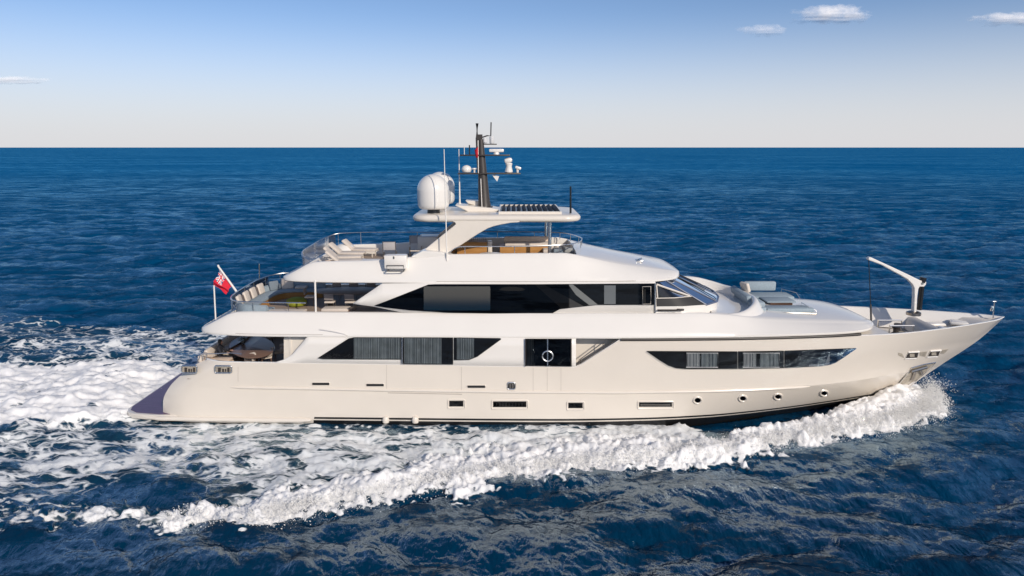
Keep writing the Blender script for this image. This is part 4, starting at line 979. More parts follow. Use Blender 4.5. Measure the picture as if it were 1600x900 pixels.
# jack staff
mb = MB(); mb.tube([at(1551.5, 497, 0), at(1554.2, 471, 0)], .03, 8); mb.rbox(at(1554, 471, 0), (.22, .06, .04), .015); mb.lathe([(.07, 0), (.09, .06), (.05, .26)], at(1549.5, 486, 0), 10); part(mb, 'jack_staff', STEEL, FD)
# crane
cy = .6
def cpts(L): return [(lambda p: (p.x, p.z))(at(a, b, cy)) for a, b in L]
mb = MB(); mb.prism(cpts([(1425.3, 488), (1426.6, 462), (1426.4, 449), (1423.5, 443.5), (1416, 436), (1405, 429.5), (1392, 422.5), (1376, 413.5), (1356, 406.2), (1354.6, 403.2), (1357, 400.8), (1361, 402.3), (1392, 416.5), (1416, 427.8), (1436, 437.5), (1445.5, 439.6), (1444.8, 444), (1441.8, 447.6), (1435, 447.2), (1433, 451), (1431.5, 462), (1430, 488)]), cy - .13, cy + .13)
CR = part(mb, 'deck_crane', WHITE, FD, bevel=.035, normals=True, smooth=30)
mb = MB(); a, b = at(1444, 436.5, cy), at(1436.2, 484, cy); mb.tube([at(1440.5, 446, cy), b], .12, 12); mb.tube([at(1443, 433.5, cy), at(1440.5, 441, cy)], .16, 10); part(mb, 'crane_ram', BLACKP, CR)
mb = MB(); mb.tube([at(1357.3, 405, cy), at(1360.5, 478, cy - .2)], .022, 6); mb.tube([at(1360.4, 476, cy - .2), at(1361.5, 507, cy - .6)], .05, 6); part(mb, 'hoist_cable', BLACKP, CR)
mb = MB(); c = at(1439, 442, cy); mb.tube([(c.x, cy - .16, c.z), (c.x, cy + .16, c.z)], .06, 10); mb.lathe([(.35, -.1), (.35, .04), (.22, .1)], at(1427.5, 489, cy), 14); part(mb, 'crane_pivot', DULLSTEEL, CR)
# flag staffs at the stern
mb = MB(); mb.tube([at(375, 463, -.6), at(341, 416, -.6)], [.06, .045], 8); mb.lathe([(.02, -.05), (.06, 0), (.02, .06)], at(341, 415.5, -.6), 10); part(mb, 'ensign_staff', WHITE, UD)
mb = MB(); mb.tube([at(337, 499, -2.3), at(334.3, 446, -2.3)], .035, 8); part(mb, 'stern_light_pole', WHITE, UD)
# keep the yacht two levels deep: a fitting that has pieces of its own hangs on the yacht itself
for _ in range(3):
    for o in list(Y.children_recursive):
        if o.parent is not Y and o.children: o.parent = Y
# ================================================================ SMALL THINGS
# red ensign
def ensign():
    A, B = at(342.5, 418.5, -.6), at(361, 447, -.6); Cc, Dd = at(331, 445, -.9), at(354.5, 461, -.8)
    nu, nv = 72, 40; mb = MB(); G = []
    for i in range(nu + 1):
        u = i / nu; row = []
        for j in range(nv + 1):
            v = j / nv
            p = A.lerp(B, v).lerp(Cc.lerp(Dd, v), u)
            p.y += .16 * math.sin(u * 7 + v * 2.2) * u ** .6 + .05 * math.sin(v * 9 + u * 3); p.x += .05 * math.sin(u * 9 + v * 3) * u; p.z += -.10 * math.sin(u * math.pi) * (1 - v) + .05 * math.sin(u * 8 + 1) * u
            row.append(p)
        G.append(row)
    def mf(i, j):
        u = (i + .5) / nu; v = (j + .5) / nv
        if u > .52 or v > .52: return 0
        a, b = u / .52, v / .52
        if abs(a - .5) < .055 or abs(b - .5) < .09: return 0
        if abs(a - .5) < .10 or abs(b - .5) < .16: return 2
        d1, d2 = abs(a - b), abs(a + b - 1)
        if min(d1, d2) < .05: return 0
        if min(d1, d2) < .14: return 2
        return 1
    mb.grid(G, mf=mf)
    o = mb.build('ensign_flag', [mat('ensign_red', (.62, .01, .035), .75), mat('ensign_blue', (.02, .03, .16), .75), mat('ensign_white', (.8, .78, .76), .75)], None)
    return tag(o, 'red ensign with union canton drooping from the slanted stern staff', 'flag')
ensign()
def cushion(name, label, cat, c, size, m_, rot=None, group=None, r=.06):
    mb = MB(); mb.rbox((0, 0, size[2] / 2), size, r, seg=3)
    o = mb.build(name, m_, None, loc=c, rot=rot); return tag(o, label, cat, group)
# ---- cockpit: dining table, chairs, sofa, person
TC = (-12.95, -.85)
t = thing('dining_table', 'long oval walnut dining table in the open aft cockpit', 'table', (TC[0], TC[1], 2.11), R(28))
mb = MB(); mb.lathe([(.9, .70), (.98, .72), (1.0, .75), (.97, .78), (.02, .785)], (0, 0, 0), 40, sx=1.05, sy=2.15); part(mb, 'tabletop', TABLEWOOD, t)
mb = MB(); mb.lathe([(.45, 0), (.42, .06), (.14, .12), (.14, .6), (.3, .70)], (0, .9, 0), 20); mb.lathe([(.45, 0), (.42, .06), (.14, .12), (.14, .6), (.3, .70)], (0, -.9, 0), 20); part(mb, 'pedestal', DARKWOOD, t)
t = thing('flower_arrangement', 'small dark green flower arrangement on the walnut cockpit table', 'plant', at(380, 536.5, -.5))
mb = MB(); mb.lathe([(.08, 0), (.11, .05), (.09, .16)], (0, 0, 0), 12); part(mb, 'vase', DARKMETAL, t)
mb = MB()
for k in range(150):
    a = random.random() * 6.28; e = random.random() * 1.2; r = .08 + .2 * random.random(); c = Vector((math.cos(a) * math.cos(e) * r, math.sin(a) * math.cos(e) * r, .18 + math.sin(e) * r)); d = Vector((random.uniform(-1, 1), random.uniform(-1, 1), random.uniform(-.5, 1))).normalized() * .05; q = d.cross(Vector((.3, .2, 1))).normalized() * .022
    mb.add([c - d, c + q, c + d, c - q], [(0, 1, 2, 3)], 1 if k % 9 == 0 else 0)
part(mb, 'foliage', [mat('leaf_green', (.035, .06, .03), .6), mat('petal_white', (.7, .68, .65), .7)], t)
def armchair(name, label, loc, rz, group):
    t = thing(name, label, 'chair', loc, rz, group)
    mb = MB(); mb.rbox((0, 0, .42), (.52, .52, .12), .05); part(mb, 'seat', CREAMFAB, t)
    mb = MB()
    G = []
    for k in range(13):
        a = R(90 + 15 * k); G.append([(.29 * math.cos(a) * 1.0, .29 * math.sin(a), .45), (.33 * math.cos(a), .32 * math.sin(a), .68), (.36 * math.cos(a), .33 * math.sin(a), .86 - .16 * abs(k - 6) / 6)])
    mb.grid(G); part(mb, 'backrest', CREAMFAB, t, solid=.06, smooth=60)
    for sx in (-.21, .21):
        for sy in (-.21, .21):
            mb = MB(); mb.tube([(sx * 1.1, sy * 1.1, 0), (sx, sy, .38)], [.018, .028], 8); part(mb, 'leg', TABLEWOOD, t)
    return t
gC = 'cream armchairs round the cockpit dining table'
ch = armchair('dining_chair', 'cream tub chair at the near side of the walnut cockpit table, second from the bulkhead', (-12.05, -1.45, 2.11), R(205), gC)
dup(ch, (-11.65, -.62, 2.11), R(200), 'cream tub chair at the cockpit table, closest to the dark saloon doors')
dup(ch, (-12.55, -2.45, 2.11), R(235), 'cream tub chair at the near corner of the cockpit table')
dup(ch, (-13.75, 1.4, 2.11), R(-20), 'cream tub chair on the far side of the cockpit table behind the seated person')
dup(ch, (-13.2, 2.0, 2.11), R(-50), 'cream tub chair at the far end of the cockpit table')
# cockpit bench on the near quarter
t = thing('cockpit_bench', 'peach cushioned bench along the aft rail of the cockpit', 'bench', (-13.9, -2.95, 2.11))
mb = MB(); mb.box(-.62, .75, -.35, .35, 0, .62); part(mb, 'base', PEACH, t, bevel=.03)
mb = MB(); mb.rbox((.06, 0, .70), (1.34, .68, .16), .05); part(mb, 'cushion', PEACH, t)
mb = MB(); mb.rbox((-.55, 0, .86), (.2, .7, .3), .06); part(mb, 'armrest', CREAMFAB, t)
t = thing('transom_sofa', 'cream sofa across the transom at the back of the cockpit', 'sofa', (-14.35, .3, 2.11))
mb = MB(); mb.box(-.4, .35, -2.4, 2.8, 0, .4); part(mb, 'base', CREAM, t)
mb = MB()
for k in range(4): mb.rbox((0, -1.75 + k * 1.3, .48), (.75, 1.27, .17), .05)
part(mb, 'seat', CREAMFAB, t)
mb = MB()
for k in range(4): mb.rbox((-.36, -1.75 + k * 1.3, .72), (.2, 1.25, .4), .07)
part(mb, 'backrest', CREAMFAB, t)
rail('cockpit_rail', [at(312, 560, -3.6), at(313, 553.5, -3.5), at(360, 551.5, -3.4), at(378, 553, -3.4)], [(at(322, 553.2, -3.5), at(322.6, 562, -3.5)), (at(316.5, 553.5, -3.5), at(317.5, 562, -3.5))], r=.022, parent=HULL)
# person seated at the table
def person():
    base_p = at(343, 549.5, -1.9); bx, by = base_p.x, base_p.y
    t = thing('person', 'person in a dark jacket seated at the cockpit table, arm resting on it', 'person', (bx, by, 2.11))
    J = {'pel': (0, 0, .52), 'sp': (.0, 0, .78), 'ch': (.03, 0, 1.0), 'nk': (.05, 0, 1.14), 'hd': (.07, 0, 1.24), 'ht': (.075, 0, 1.36)}
    V = []; E = []; RD = []
    ix = {}
    def v(n, p, r): ix[n] = len(V); V.append(p); RD.append(r)
    for n, r in zip(J, (.16, .145, .16, .065, .095, .085)): v(n, J[n], r)
    for a, b in (('pel', 'sp'), ('sp', 'ch'), ('ch', 'nk'), ('nk', 'hd'), ('hd', 'ht')): E.append((ix[a], ix[b]))
    for s, nm in ((-1, 'r'), (1, 'l')):
        v('sh' + nm, (.03, s * .2, 1.02), .075); v('el' + nm, (.2, s * .26, .78), .052); v('wr' + nm, (.48, s * .2, .82), .036)
        v('hp' + nm, (.05, s * .1, .5), .11); v('kn' + nm, (.47, s * .12, .52), .075); v('an' + nm, (.45, s * .12, .08), .05); v('to' + nm, (.62, s * .13, .045), .042)
        for a, b in (('ch', 'sh'), ('sh', 'el'), ('el', 'wr'), ('pel', 'hp'), ('hp', 'kn'), ('kn', 'an'), ('an', 'to')):
            E.append((ix[a if a in ix else a + nm], ix[b + nm]))
    me = bpy.data.meshes.new('body'); me.from_pydata(V, E, []); o = bpy.data.objects.new('body', me); COL.objects.link(o); o.parent = t
    sk = o.modifiers.new('skin', 'SKIN'); 
    for i, dta in enumerate(me.skin_vertices[0].data if me.skin_vertices else []): dta.radius = (RD[i], RD[i]); dta.use_root = (i == 0)
    sb = o.modifiers.new('sub', 'SUBSURF'); sb.levels = 1; sb.render_levels = 2
    me.materials.append(mat('navy_jacket', (.012, .014, .022), .8, var=.2, vscale=12))
    return t, o
PT_, BODY = person()
bpy.context.view_layer.objects.active = BODY
if not BODY.data.skin_vertices:
    bpy.context.view_layer.update()
# give skin radii (layer is created with the modifier)
RDS = [.16, .145, .16, .065, .095, .085] + [.075, .052, .036, .11, .075, .05, .042] * 2
for i, dta in enumerate(BODY.data.skin_vertices[0].data): dta.radius = (RDS[i], RDS[i]); dta.use_root = (i == 0)
SKIN = mat('skin', (.45, .25, .17), .55)
mb = MB()
for s in (-1, 1):
    for k in range(4): mb.tube([(.48, s * (.2 - .03 + k * .02), .82), (.54, s * (.2 - .035 + k * .022), .825), (.575, s * (.2 - .03 + k * .02), .805)], [.013, .011, .008], 6)
    mb.tube([(.48, s * .17, .82), (.53, s * .15, .815)], [.013, .009], 6); mb.rbox((.47, s * .2, .82), (.09, .085, .03), .012)
part(mb, 'hand', SKIN, PT_)
mb = MB(); mb.lathe([(.02, -.11), (.06, -.095), (.082, -.03), (.088, .03), (.07, .1), (.02, .125)], (.085, 0, 1.27), 16, sx=1.08, sy=.88); mb.rbox((.185, 0, 1.26), (.03, .025, .05), .01); part(mb, 'face', SKIN, PT_)
mb = MB(); mb.lathe([(.085, -.06), (.098, 0), (.1, .05), (.08, .11), (.02, .145)], (.065, 0, 1.285), 16, sx=1.05, sy=.95); part(mb, 'hair', mat('dark_hair', (.018, .012, .009), .6), PT_)
# ---- upper aft deck lounge
def arc_sofa(name, label, P, zb, depth, m_seat, m_back, base_m, back_h=.34):
    o0 = P[0]; t = thing(name, label, 'sofa', (P[len(P)//2][0], P[len(P)//2][1], zb)); ox, oy = P[len(P)//2][0], P[len(P)//2][1]
    pts = smooth_line([(x - ox, y - oy, 0) for x, y in P], 40)
    def sweep(sec):
        mb = MB(); G = []
        for i, p in enumerate(pts):
            d = (pts[min(i + 1, 39)] - pts[max(i - 1, 0)]).normalized(); n = Vector((-d.y, d.x, 0))   # inboard side
            G.append([p + n * a + Vector((0, 0, b)) for a, b in sec])
        mb.grid(G); 
        for g, fl in ((G[0], False), (G[-1], True)):
            idx = list(range(len(g))); mb.add(g, [tuple(idx if fl else idx[::-1])])
        return mb
    part(sweep([(.05, 0), (.05, .3), (depth - .05, .3), (depth - .05, 0)]), 'base', base_m, t)
    part(sweep([(.04, .30), (.04, .42), (.1, .45), (depth - .08, .45), (depth, .41), (depth, .33), (depth - .03, .30)]), 'seat', m_seat, t)
    part(sweep([(-.06, .02), (-.1, .35), (-.08, .45 + back_h - .04), (0, .45 + back_h), (.12, .45 + back_h - .05), (.2, .46), (.2, .3)]), 'backrest', m_back, t)
    return t
SOF = [(-10.1, 2.72), (-11.4, 2.68), (-12.4, 2.35), (-12.98, 1.5), (-13.12, .5), (-13.12, -.8), (-13.02, -1.8), (-12.72, -2.5), (-12.2, -2.85), (-11.3, -2.95)]
arc_sofa('curved_sofa', 'grey blue curved sofa around the stern rail of the upper deck', SOF, 4.745, .85, GREYFAB, GREYFAB, BARWOOD, .26)
gP = 'scatter pillows along the curved stern sofa'
for (x, y, sz, mm, rz, lab) in (
    (-12.86, -1.95, .58, CREAMFAB, 8, 'cream square pillow on the curved sofa, closest to the stern flag staff'),
    (-12.88, -1.02, .58, CREAMFAB, 2, 'cream square pillow with taupe one beside it, second from the flag staff'),
    (-12.88, -.14, .58, CREAMFAB, 0, 'cream square pillow in the middle of the row on the curved sofa'),
    (-12.86, .85, .58, CREAMFAB, -6, 'cream square pillow just before the bend of the curved sofa'),
    (-11.95, 2.12, .62, CREAMFAB, -72, 'large cream pillow upright on the far arm of the curved sofa'),
    (-12.93, -1.5, .46, STRIPE, 4, 'dark taupe pillow wedged beside the cream one by the flag staff'),
    (-12.95, -.6, .46, STRIPE, 0, 'dark taupe pillow between the second and third cream pillows'),
    (-12.95, .36, .46, STRIPE, -3, 'dark taupe pillow between the middle cream pillow and the bend'),
    (-12.5, 1.72, .54, GREYDK, -40, 'slate grey pillow at the bend of the curved sofa')):
    cushion('throw_pillow', lab, 'pillow', (x, y, 5.19), (.15, sz, sz * .92), mm, (0, R(-14), R(rz)), gP, r=.065)
cushion('throw_pillow', 'pale grey pillow lying flat on the far arm of the curved sofa', 'pillow', (at(471, 451, 2.2).x, 2.2, 5.2), (.62, .45, .13), CREAMFAB, (0, 0, .1), gP)
cushion('throw_pillow', 'light blue folded pad on the far arm of the curved sofa', 'pillow', (at(454, 448, 2.45).x, 2.45, 5.2), (.6, .4, .16), GREYFAB, None, gP)
cushion('sofa_backrest', 'slate blue back cushion at the forward end of the curved sofa', 'cushion', (at(479, 447, 2.85).x, 2.75, 5.2), (1.1, .22, .42), GREYDK)
mb = MB(); mb.lathe([(.3, 0), (.46, .06), (.52, .18), (.48, .32), (.3, .40), (.02, .42)], (0, 0, 0), 28); tag(mb.build('pouf', GREENFAB, None, loc=(-10.86, .05, 4.74)), 'round olive green pouf in front of the curved sofa', 'pouf')
# near bench of the upper aft deck
cushion('deck_sunpad', 'pale grey sun pad along the near rail of the upper aft deck', 'sun pad', (-10.55, -2.75, 4.96), (1.9, .75, .2), CREAMFAB)
cushion('deck_sunpad', 'grey blue pad nearest the stern on the near rail of the upper deck', 'sun pad', (-12.0, -2.7, 4.98), (.85, .7, .24), GREYFAB)
# upper dining table under the overhang
t = thing('deck_dining_table', 'grey dining table under the overhang of the upper aft deck', 'table', (-8.1, .2, 4.74))
mb = MB(); mb.lathe([(.9, .7), (.98, .72), (1, .745), (.96, .76), (.02, .765)], (0, 0, 0), 36, sx=2.0, sy=.95); part(mb, 'tabletop', GREYTABLE, t)
for x in (-1.1, 1.1):
    mb = MB(); mb.tube([(x, 0, 0), (x, 0, .7)], [.16, .08], 12); part(mb, 'leg', DARKMETAL, t)
SLING = mat('taupe_sling', (.30, .27, .265), .7)
def side_chair(name, label, loc, rz, group):
    t = thing(name, label, 'chair', loc, rz, group)
    mb = MB(); mb.rbox((0, 0, .44), (.48, .48, .08), .03); part(mb, 'seat', CREAMFAB, t)
    mb = MB(); mb.rbox((-.25, 0, .72), (.05, .46, .30), .02, rot=(0, R(-8), 0)); part(mb, 'backrest', SLING, t)
    for sx in (-.2, .2):
        for sy in (-.2, .2):
            mb = MB(); mb.tube([(sx, sy, 0), (sx, sy, .42)], .018, 6); part(mb, 'leg', DULLSTEEL, t)
    return t
gS = 'chairs round the grey upper deck table'
sc_ = side_chair('deck_chair', 'low backed chair at the stern end of the grey upper deck table', (-10.2, .2, 4.74), 0, gS)
for i, (x, y, rz, lab) in enumerate(((-9.2, 1.35, -90, 'low backed chair on the far side of the grey table, nearest the stern'), (-8.3, 1.4, -90, 'low backed chair on the far side of the grey table, in the middle'), (-7.4, 1.4, -90, 'low backed chair on the far side of the grey table, nearest the house'),
                          (-8.9, -.95, 90, 'low backed chair on the near side of the grey table, nearest the pole'), (-7.9, -.95, 90, 'low backed chair on the near side of the grey table by the white wing'))):
    dup(sc_, (x, y, 4.74), R(rz), lab)
t = thing('deck_bench', 'low white bench with orange trim beside the white wing', 'bench', (at(525, 484, -2.5).x, -2.45, 4.74))
mb = MB(); mb.rbox((0, 0, .42), (1.25, .7, .14), .05); part(mb, 'cushion', CREAMFAB, t)
mb = MB(); mb.box(-.58, .58, -.3, .3, 0, .34); part(mb, 'base', mat('orange_trim', (.62, .24, .10), .5), t)
# ---- sundeck furniture
def lounger(name, label, loc, rz, group):
    t = thing(name, label, 'sun lounger', loc, rz, group)
    mb = MB(); mb.tube([(-.95, -.3, .28), (.3, -.3, .28), (.98, -.3, .28)], .025, 8); mb.tube([(-.95, .3, .28), (.98, .3, .28)], .025, 8); part(mb, 'frame', CREAM, t)
    for sx in (-.8, .8):
        for sy in (-.3, .3):
            mb = MB(); mb.tube([(sx, sy, 0), (sx, sy, .28)], .022, 6); part(mb, 'leg', CREAM, t)
    mb = MB(); mb.rbox((.35, 0, .36), (1.25, .62, .12), .05); part(mb, 'mattress', CREAMFAB, t)
    mb = MB(); mb.rbox((-.52, 0, .60), (.75, .62, .12), .05, rot=(0, R(42), 0)); part(mb, 'backrest', CREAMFAB, t)
    return t
gL = 'cream loungers at the stern of the sundeck'
lg = lounger('sun_lounger', 'cream sun lounger with raised back, nearest the camera at the sundeck stern', (-7.9, -1.9, 6.995), R(8), gL)
dup(lg, (-8.3, -.7, 6.995), R(4), 'cream sun lounger with raised back, second from the near coaming')
dup(lg, (-8.4, .6, 6.995), R(-3), 'cream sun lounger in the middle of the sundeck stern')
dup(lg, (-8.0, 1.8, 6.995), R(-6), 'cream sun lounger beside the far sundeck rail')
mb = MB(); mb.add([(-.62, -.45, 0), (.62, -.45, 0), (.62, .45, 0), (-.62, .45, 0), (.2, -.3, .42), (.42, -.1, .5), (.1, .3, .3), (-.55, .2, .08)], [(3, 2, 1, 0), (0, 1, 5, 4), (1, 2, 6, 5), (2, 3, 7, 6), (3, 0, 4, 7), (4, 5, 6, 7)])
o = mb.build('beanbag', PEACH, None, loc=(-8.75, -2.2, 7.0)); sb = o.modifiers.new('s', 'SUBSURF'); sb.render_levels = 2; sb.levels = 1; tag(o, 'slumped peach beanbag at the near stern corner of the sundeck', 'beanbag'); o.scale = (1.2, 1.1, 1.35)
mb = MB(); mb.lathe([(.35, 0), (.5, .1), (.55, .35), (.42, .55), (.2, .64), (.02, .66)], (0, 0, 0), 24); tag(mb.build('tub_seat', WHITE, None, loc=(-8.75, 1.9, 6.995)), 'rounded white tub seat by the far sundeck rail', 'seat')
def folding(name, label, loc, rz, group):
    t = thing(name, label, 'chair', loc, rz, group)
    mb = MB()
    for s in (-.3, .3):
        mb.tube([(-.3, s, 0), (-.28, s, 1.15)], .022, 6); mb.tube([(.3, s, 0), (.3, s, .65)], .022, 6); mb.tube([(-.29, s, .65), (.3, s, .65)], .022, 6)
    mb.tube([(-.28, -.3, 1.15), (-.28, .3, 1.15)], .022, 6); part(mb, 'frame', DULLSTEEL, t)
    mb = MB(); mb.rbox((0, 0, .45), (.56, .56, .06), .02); part(mb, 'seat', CREAMFAB, t)
    mb = MB(); mb.rbox((-.285, 0, .95), (.03, .56, .38), .012); part(mb, 'backrest', mat('mesh_sling', (.40, .38, .38), .7), t)
    return t
gF = 'metal framed sling chairs on the sundeck'
fc = folding('sling_chair', 'tall metal framed sling chair behind the white liferaft box', (-5.9, -.9, 6.995), R(95), gF)
dup(fc, (-4.9, .9, 6.995), R(-85), 'metal framed sling chair on the far side next to the cream bar unit')
t = thing('sundeck_side_table', 'small low side table between the sundeck loungers', 'table', (-6.6, -2.1, 6.995))
mb = MB(); mb.rbox((0, 0, .42), (.8, .5, .05), .02); part(mb, 'tabletop', CREAM, t)
for sx in (-.3, .3): mb = MB(); mb.box(sx - .03, sx + .03, -.2, .2, 0, .39); part(mb, 'leg', DARKMETAL, t)
t = thing('bar_unit', 'cream bar unit with a fluted front under the arch leg', 'bar', (-4.3, 1.55, 6.995))
mb = MB(); mb.rbox((0, 0, .58), (1.0, 1.3, 1.1), .05); part(mb, 'cabinet', CREAM, t)
mb = MB(); mb.box(.51, 1.4, -.5, .6, 0, 1.0); part(mb, 'fluted_front', BARWOOD, t)
# liferaft box on the near slope
p = at(619, 409, -3.22)
t = thing('liferaft_box', 'white liferaft box in a steel cradle on the outside of the sundeck', 'liferaft box', (p.x, -3.22, 7.12))
mb = MB(); mb.rbox((0, 0, .42), (1.0, .55, .62), .06); part(mb, 'casing', WHITE, t)
mb = MB(); mb.tube([(-.38, -.3, .28), (.38, -.3, .28), (.38, -.3, .02), (-.38, -.3, .02)], .025, 8, close=True); mb.tube([(-.38, -.3, .05), (-.38, .15, .0)], .03, 6); mb.tube([(.38, -.3, .05), (.38, .15, .0)], .03, 6); part(mb, 'cradle', DULLSTEEL, t)
mb = MB(); mb.rbox((-.05, -.29, .64), (.06, .03, .12), .01); part(mb, 'latch', DULLSTEEL, t)
# wooden bar, sofa, sun pad forward
t = thing('teak_bar', 'golden teak bar counter under the hardtop beside the arch leg', 'bar', (-2.0, .6, 6.995))
mb = MB(); mb.box(-.75, .75, -.4, .5, 0, .95); part(mb, 'counter', BARWOOD, t, bevel=.02)
mb = MB()
for k in range(9): mb.tube([(-.1 + k * .1, -.35, .95), (-.1 + k * .1, -.35, 1.2)], .015, 6)
part(mb, 'slatted_rail', DARKWOOD, t)
mb = MB(); mb.rbox((.9, -.2, .5), (.22, .5, 1.0), .05); part(mb, 'side_panel', CREAM, t)
t = thing('teak_sofa', 'long cream cushioned sofa on a golden teak base under the hardtop', 'sofa', (.65, .3, 6.995))
mb = MB(); mb.box(-1.25, 1.25, -.55, .6, 0, .78); part(mb, 'base', BARWOOD, t, bevel=.02)
mb = MB(); mb.rbox((.1, 0, .86), (2.2, 1.0, .16), .06); part(mb, 'seat', CREAMFAB, t)
mb = MB(); mb.rbox((.1, .55, 1.0), (2.3, .22, .32), .07); part(mb, 'backrest', PEACH, t)
t = thing('round_table', 'low round white table beside the teak sofa', 'table', (-1.0, -1.5, 6.995))
mb = MB(); mb.lathe([(.5, .60), (.55, .63), (.02, .65)], (0, 0, 0), 24); part(mb, 'tabletop', CREAM, t)
mb = MB(); mb.lathe([(.3, 0), (.08, .05), (.08, .6)], (0, 0, 0), 14); part(mb, 'pedestal', STEEL, t)
mb = MB(); mb.lathe([(.9, 0), (1.0, .05), (1.0, .42), (.92, .5), (.02, .52)], (0, 0, 0), 32, sx=.8, sy=1.7); tag(mb.build('round_sunpad', mat('grey_pad', (.22, .23, .23), .85, var=.1, vscale=12), None, loc=(2.35, -.1, 7.0)), 'grey rounded sun pad at the front of the sundeck', 'sun pad')
cushion('sunpad_pillow', 'charcoal pillow on the front sun pad beside the white one', 'pillow', (2.15, -.9, 7.53), (.5, .5, .22), GREYDK, (R(-10), R(10), .3))
cushion('sunpad_pillow', 'large grey pillow at the front end of the sundeck sun pad', 'pillow', (2.8, -.6, 7.53), (.7, .6, .26), mat('mid_grey_fabric', (.30, .31, .31), .85), (0, R(10), .2))
cushion('sunpad_pillow', 'white bolster on the sun pad beside the hardtop pillar', 'pillow', (1.75, -.3, 7.53), (.5, 1.2, .2), CREAMFAB)
# ---- foredeck lounge
t = thing('foredeck_lounge', 'grey blue U shaped sunbathing lounge on the foredeck coachroof', 'lounge', (13.1, .1, 4.74))
mb = MB(); mb.rbox((-1.1, .35, .28), (.75, 3.1, .3), .08); mb.rbox((.3, 1.25, .22), (2.3, 1.2, .2), .08); mb.rbox((.35, -1.25, .10), (2.3, .75, .26), .08); part(mb, 'mattress', GREYFAB, t)
mb = MB(); mb.rbox((.05, 1.95, .62), (1.7, .28, .5), .09); mb.rbox((-1.45, .35, .52), (.28, 2.6, .36), .09, rot=(0, R(-10), 0)); mb.rbox((-1.1, -1.62, .16), (.5, .2, .26), .06); part(mb, 'backrest', GREYFAB, t)
mb = MB(); mb.rbox((.35, .1, .27), (1.45, 1.1, .07), .02); part(mb, 'table', GREYFAB, t)
mb = MB(); mb.box(-.2, .9, -.42, .42, 0, .24); part(mb, 'table_base', DARKWOOD, t)
mb = MB(); mb.tube([(-1.4, -.9, .25), (-.75, -1.75, .06), (1.5, -1.78, .0), (1.55, -1.7, .0)], .035, 8)
for x, y, z in ((-.75, -1.75, .06), (.4, -1.77, .03), (1.5, -1.78, 0)): mb.tube([(x, y, z), (x, y, z - .25)], .02, 6)
part(mb, 'grab_rail', DULLSTEEL, t)
mb = MB(); mb.tube([(1.0, -1.2, .1), (1.0, -1.2, .42), (1.6, -1.55, .1), (1.62, -1.56, -.1)], .025, 6); part(mb, 'grab_rail', STEEL, t)
mb = MB(); mb.tube([(1.15, 1.75, .2), (1.15, 1.75, .5), (1.75, 1.25, .4), (1.9, 1.0, .1)], .025, 6); part(mb, 'grab_rail', STEEL, t)
cushion('lounge_pillow', 'white pillow propped on the aft backrest of the foredeck lounge', 'pillow', (at(1166, 454, .9).x, .9, 5.3), (.18, .6, .5), CREAMFAB, (0, R(-20), R(20)))
# ================================================================ SPRAY
def spray():
    rng = np.random.default_rng(5)
    seg = [(CREST[i], CREST[i+1]) for i in range(12)]
    wts = np.array([1.4, 2.2, 3.0, 3.0, 2.2, 2.0, 1.6, 1.6, 1.6, 1.8, 1.6, .5]); wts /= wts.sum()
    N = 45000
    ch = rng.choice(12, N, p=wts); t = rng.random(N)
    a = np.array([s[0] for s in seg])[ch]; b = np.array([s[1] for s in seg])[ch]; p = a + (b - a) * t[:, None]
    d = b - a; n = np.stack([-d[:, 1], d[:, 0]], 1); n /= np.linalg.norm(n, axis=1)[:, None]; n = -n   # towards the hull
    n *= np.where(p[:, 1:] * n[:, 1:] > 0, -1, 1)
    off = rng.normal(.35, .38, N); x = p[:, 0] + n[:, 0] * off; y = p[:, 1] + n[:, 1] * off
    Hh = np.interp(x, [-16, -9, 3, 12, 17.5, 20, 21.5], [.25, .45, .55, .7, 1.0, 1.35, 1.1])
    z = Hh * (.25 + .8 * np.abs(rng.normal(0, .42, N))) * np.exp(-(off - .4) ** 2 / .5) + .06
    s = rng.gamma(2.0, .0034, N) + .0028
    T = np.array([(1, 1, 1), (1, -1, -1), (-1, 1, -1), (-1, -1, 1)], float)
    Rm = rng.standard_normal((N, 4, 3)) * .35
    V = (np.stack([x, y, z], 1)[:, None, :] + (T[None] + Rm) * s[:, None, None]).reshape(-1, 3)
    Fc = (np.arange(N)[:, None, None] * 4 + np.array([(0, 1, 2), (0, 3, 1), (0, 2, 3), (1, 3, 2)])[None]).reshape(-1, 3)
    me = bpy.data.meshes.new('spray'); me.from_pydata(V.tolist(), [], Fc.tolist()); me.materials.append(mat('spray_white', (.9, .9, .89), .7))
    me.polygons.foreach_set('use_smooth', [True] * len(me.polygons))
    o = bpy.data.objects.new('spray', me); COL.objects.link(o); tag(o, 'white droplets of spray thrown up along the breaking bow wave', 'spray', kind='stuff')
spray()
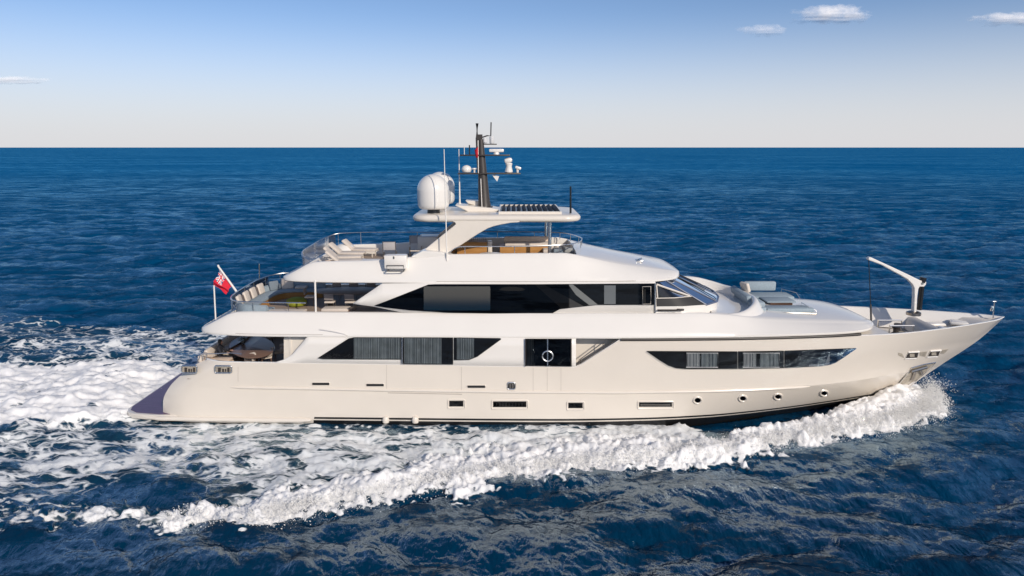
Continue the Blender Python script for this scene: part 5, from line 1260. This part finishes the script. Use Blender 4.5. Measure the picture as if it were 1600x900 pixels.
# ================================================================ CLOUDS
def cloud(label, px, py, wpx, hpx, dist, dens, seed):
    c = at(px, py, CY + dist); sx = wpx / F * dist / 2; sz = hpx / F * dist / 2; sy = sz * 1.1
    mb = MB(); T = tile(128, 1.5, int(seed * 10), 1, 14); G = []
    for i in range(41):
        ph = -math.pi / 2 + math.pi * i / 40; row = []
        for j in range(97):
            th = 2 * math.pi * j / 96
            b = 1 + .035 * float(samp(T, np.array([5 * th / 6.283]), np.array([2.5 * ph]), 5.0)[0]) * math.cos(ph)
            x, y, z = math.cos(ph) * math.cos(th) * b, math.cos(ph) * math.sin(th) * b, math.sin(ph) * b
            row.append((x, y, z * (1.1 - .3 * x) if z > 0 else z * .85))
        G.append(row)
    mb.grid(G)
    m = bpy.data.materials.new('cloud_vapour'); m.use_nodes = True; n = m.node_tree; n.nodes.remove(n.nodes['Principled BSDF'])
    tc = n.nodes.new('ShaderNodeTexCoord'); nz = n.nodes.new('ShaderNodeTexNoise'); nz.inputs['Scale'].default_value = 1.5; nz.inputs['Detail'].default_value = 7; nz.inputs['Roughness'].default_value = .58
    mp = n.nodes.new('ShaderNodeMapping'); mp.inputs['Scale'].default_value = (2.6, .6, 1.0); mp.inputs['Location'].default_value = (seed, seed * 2, 0)
    n.links.new(tc.outputs['Object'], mp.inputs[0]); n.links.new(mp.outputs[0], nz.inputs['Vector'])
    fl = n.nodes.new('ShaderNodeVectorMath'); fl.operation = 'MULTIPLY'; fl.inputs[1].default_value = (1, .35, 1); n.links.new(tc.outputs['Object'], fl.inputs[0])
    ln = n.nodes.new('ShaderNodeVectorMath'); ln.operation = 'LENGTH'; n.links.new(fl.outputs[0], ln.inputs[0])
    a = n.nodes.new('ShaderNodeMapRange'); n.links.new(ln.outputs['Value'], a.inputs[0]); a.inputs[1].default_value = .90; a.inputs[2].default_value = .15; a.inputs[3].default_value = -.46; a.inputs[4].default_value = .36
    s_ = n.nodes.new('ShaderNodeMath'); n.links.new(nz.outputs[0], s_.inputs[0]); n.links.new(a.outputs[0], s_.inputs[1])
    r = n.nodes.new('ShaderNodeMapRange'); n.links.new(s_.outputs[0], r.inputs[0]); r.inputs[1].default_value = .20; r.inputs[2].default_value = .78; r.inputs[3].default_value = 0; r.inputs[4].default_value = dens
    tr = n.nodes.new('ShaderNodeBsdfTransparent'); df = n.nodes.new('ShaderNodeBsdfDiffuse'); tl = n.nodes.new('ShaderNodeBsdfTranslucent')
    for q in (df, tl): q.inputs[0].default_value = (.97, .96, .95, 1)
    m1 = n.nodes.new('ShaderNodeMixShader'); m1.inputs[0].default_value = .1; n.links.new(df.outputs[0], m1.inputs[1]); n.links.new(tl.outputs[0], m1.inputs[2])
    gm_ = n.nodes.new('ShaderNodeNewGeometry'); iv = n.nodes.new('ShaderNodeMath'); iv.operation = 'SUBTRACT'; iv.inputs[0].default_value = 1; n.links.new(gm_.outputs['Backfacing'], iv.inputs[1])
    al = n.nodes.new('ShaderNodeMath'); al.operation = 'MULTIPLY'; n.links.new(r.outputs[0], al.inputs[0]); n.links.new(iv.outputs[0], al.inputs[1])
    m2 = n.nodes.new('ShaderNodeMixShader'); n.links.new(al.outputs[0], m2.inputs[0]); n.links.new(tr.outputs[0], m2.inputs[1]); n.links.new(m1.outputs[0], m2.inputs[2])
    n.links.new(m2.outputs[0], n.nodes['Material Output'].inputs[0])
    o = mb.build('cloud', m, None, loc=c, smooth=180, weld=.001, normals=True); o.scale = (sx, sy, sz)
    tag(o, label, 'cloud', 'small clouds low in the sky')
cloud('flat white cloud, the largest one in the upper right of the sky', 1292, 26, 165, 40, 3000, .92, 1.3)
cloud('thin faint cloud just left of the largest cloud', 1190, 49, 105, 26, 3000, .5, 5.1)
cloud('white cloud cut by the right edge of the picture', 1568, 31, 150, 28, 3000, .8, 8.7)
cloud('thin streak of cloud at the left edge above the horizon', 25, 126, 165, 18, 3000, .75, 3.9)
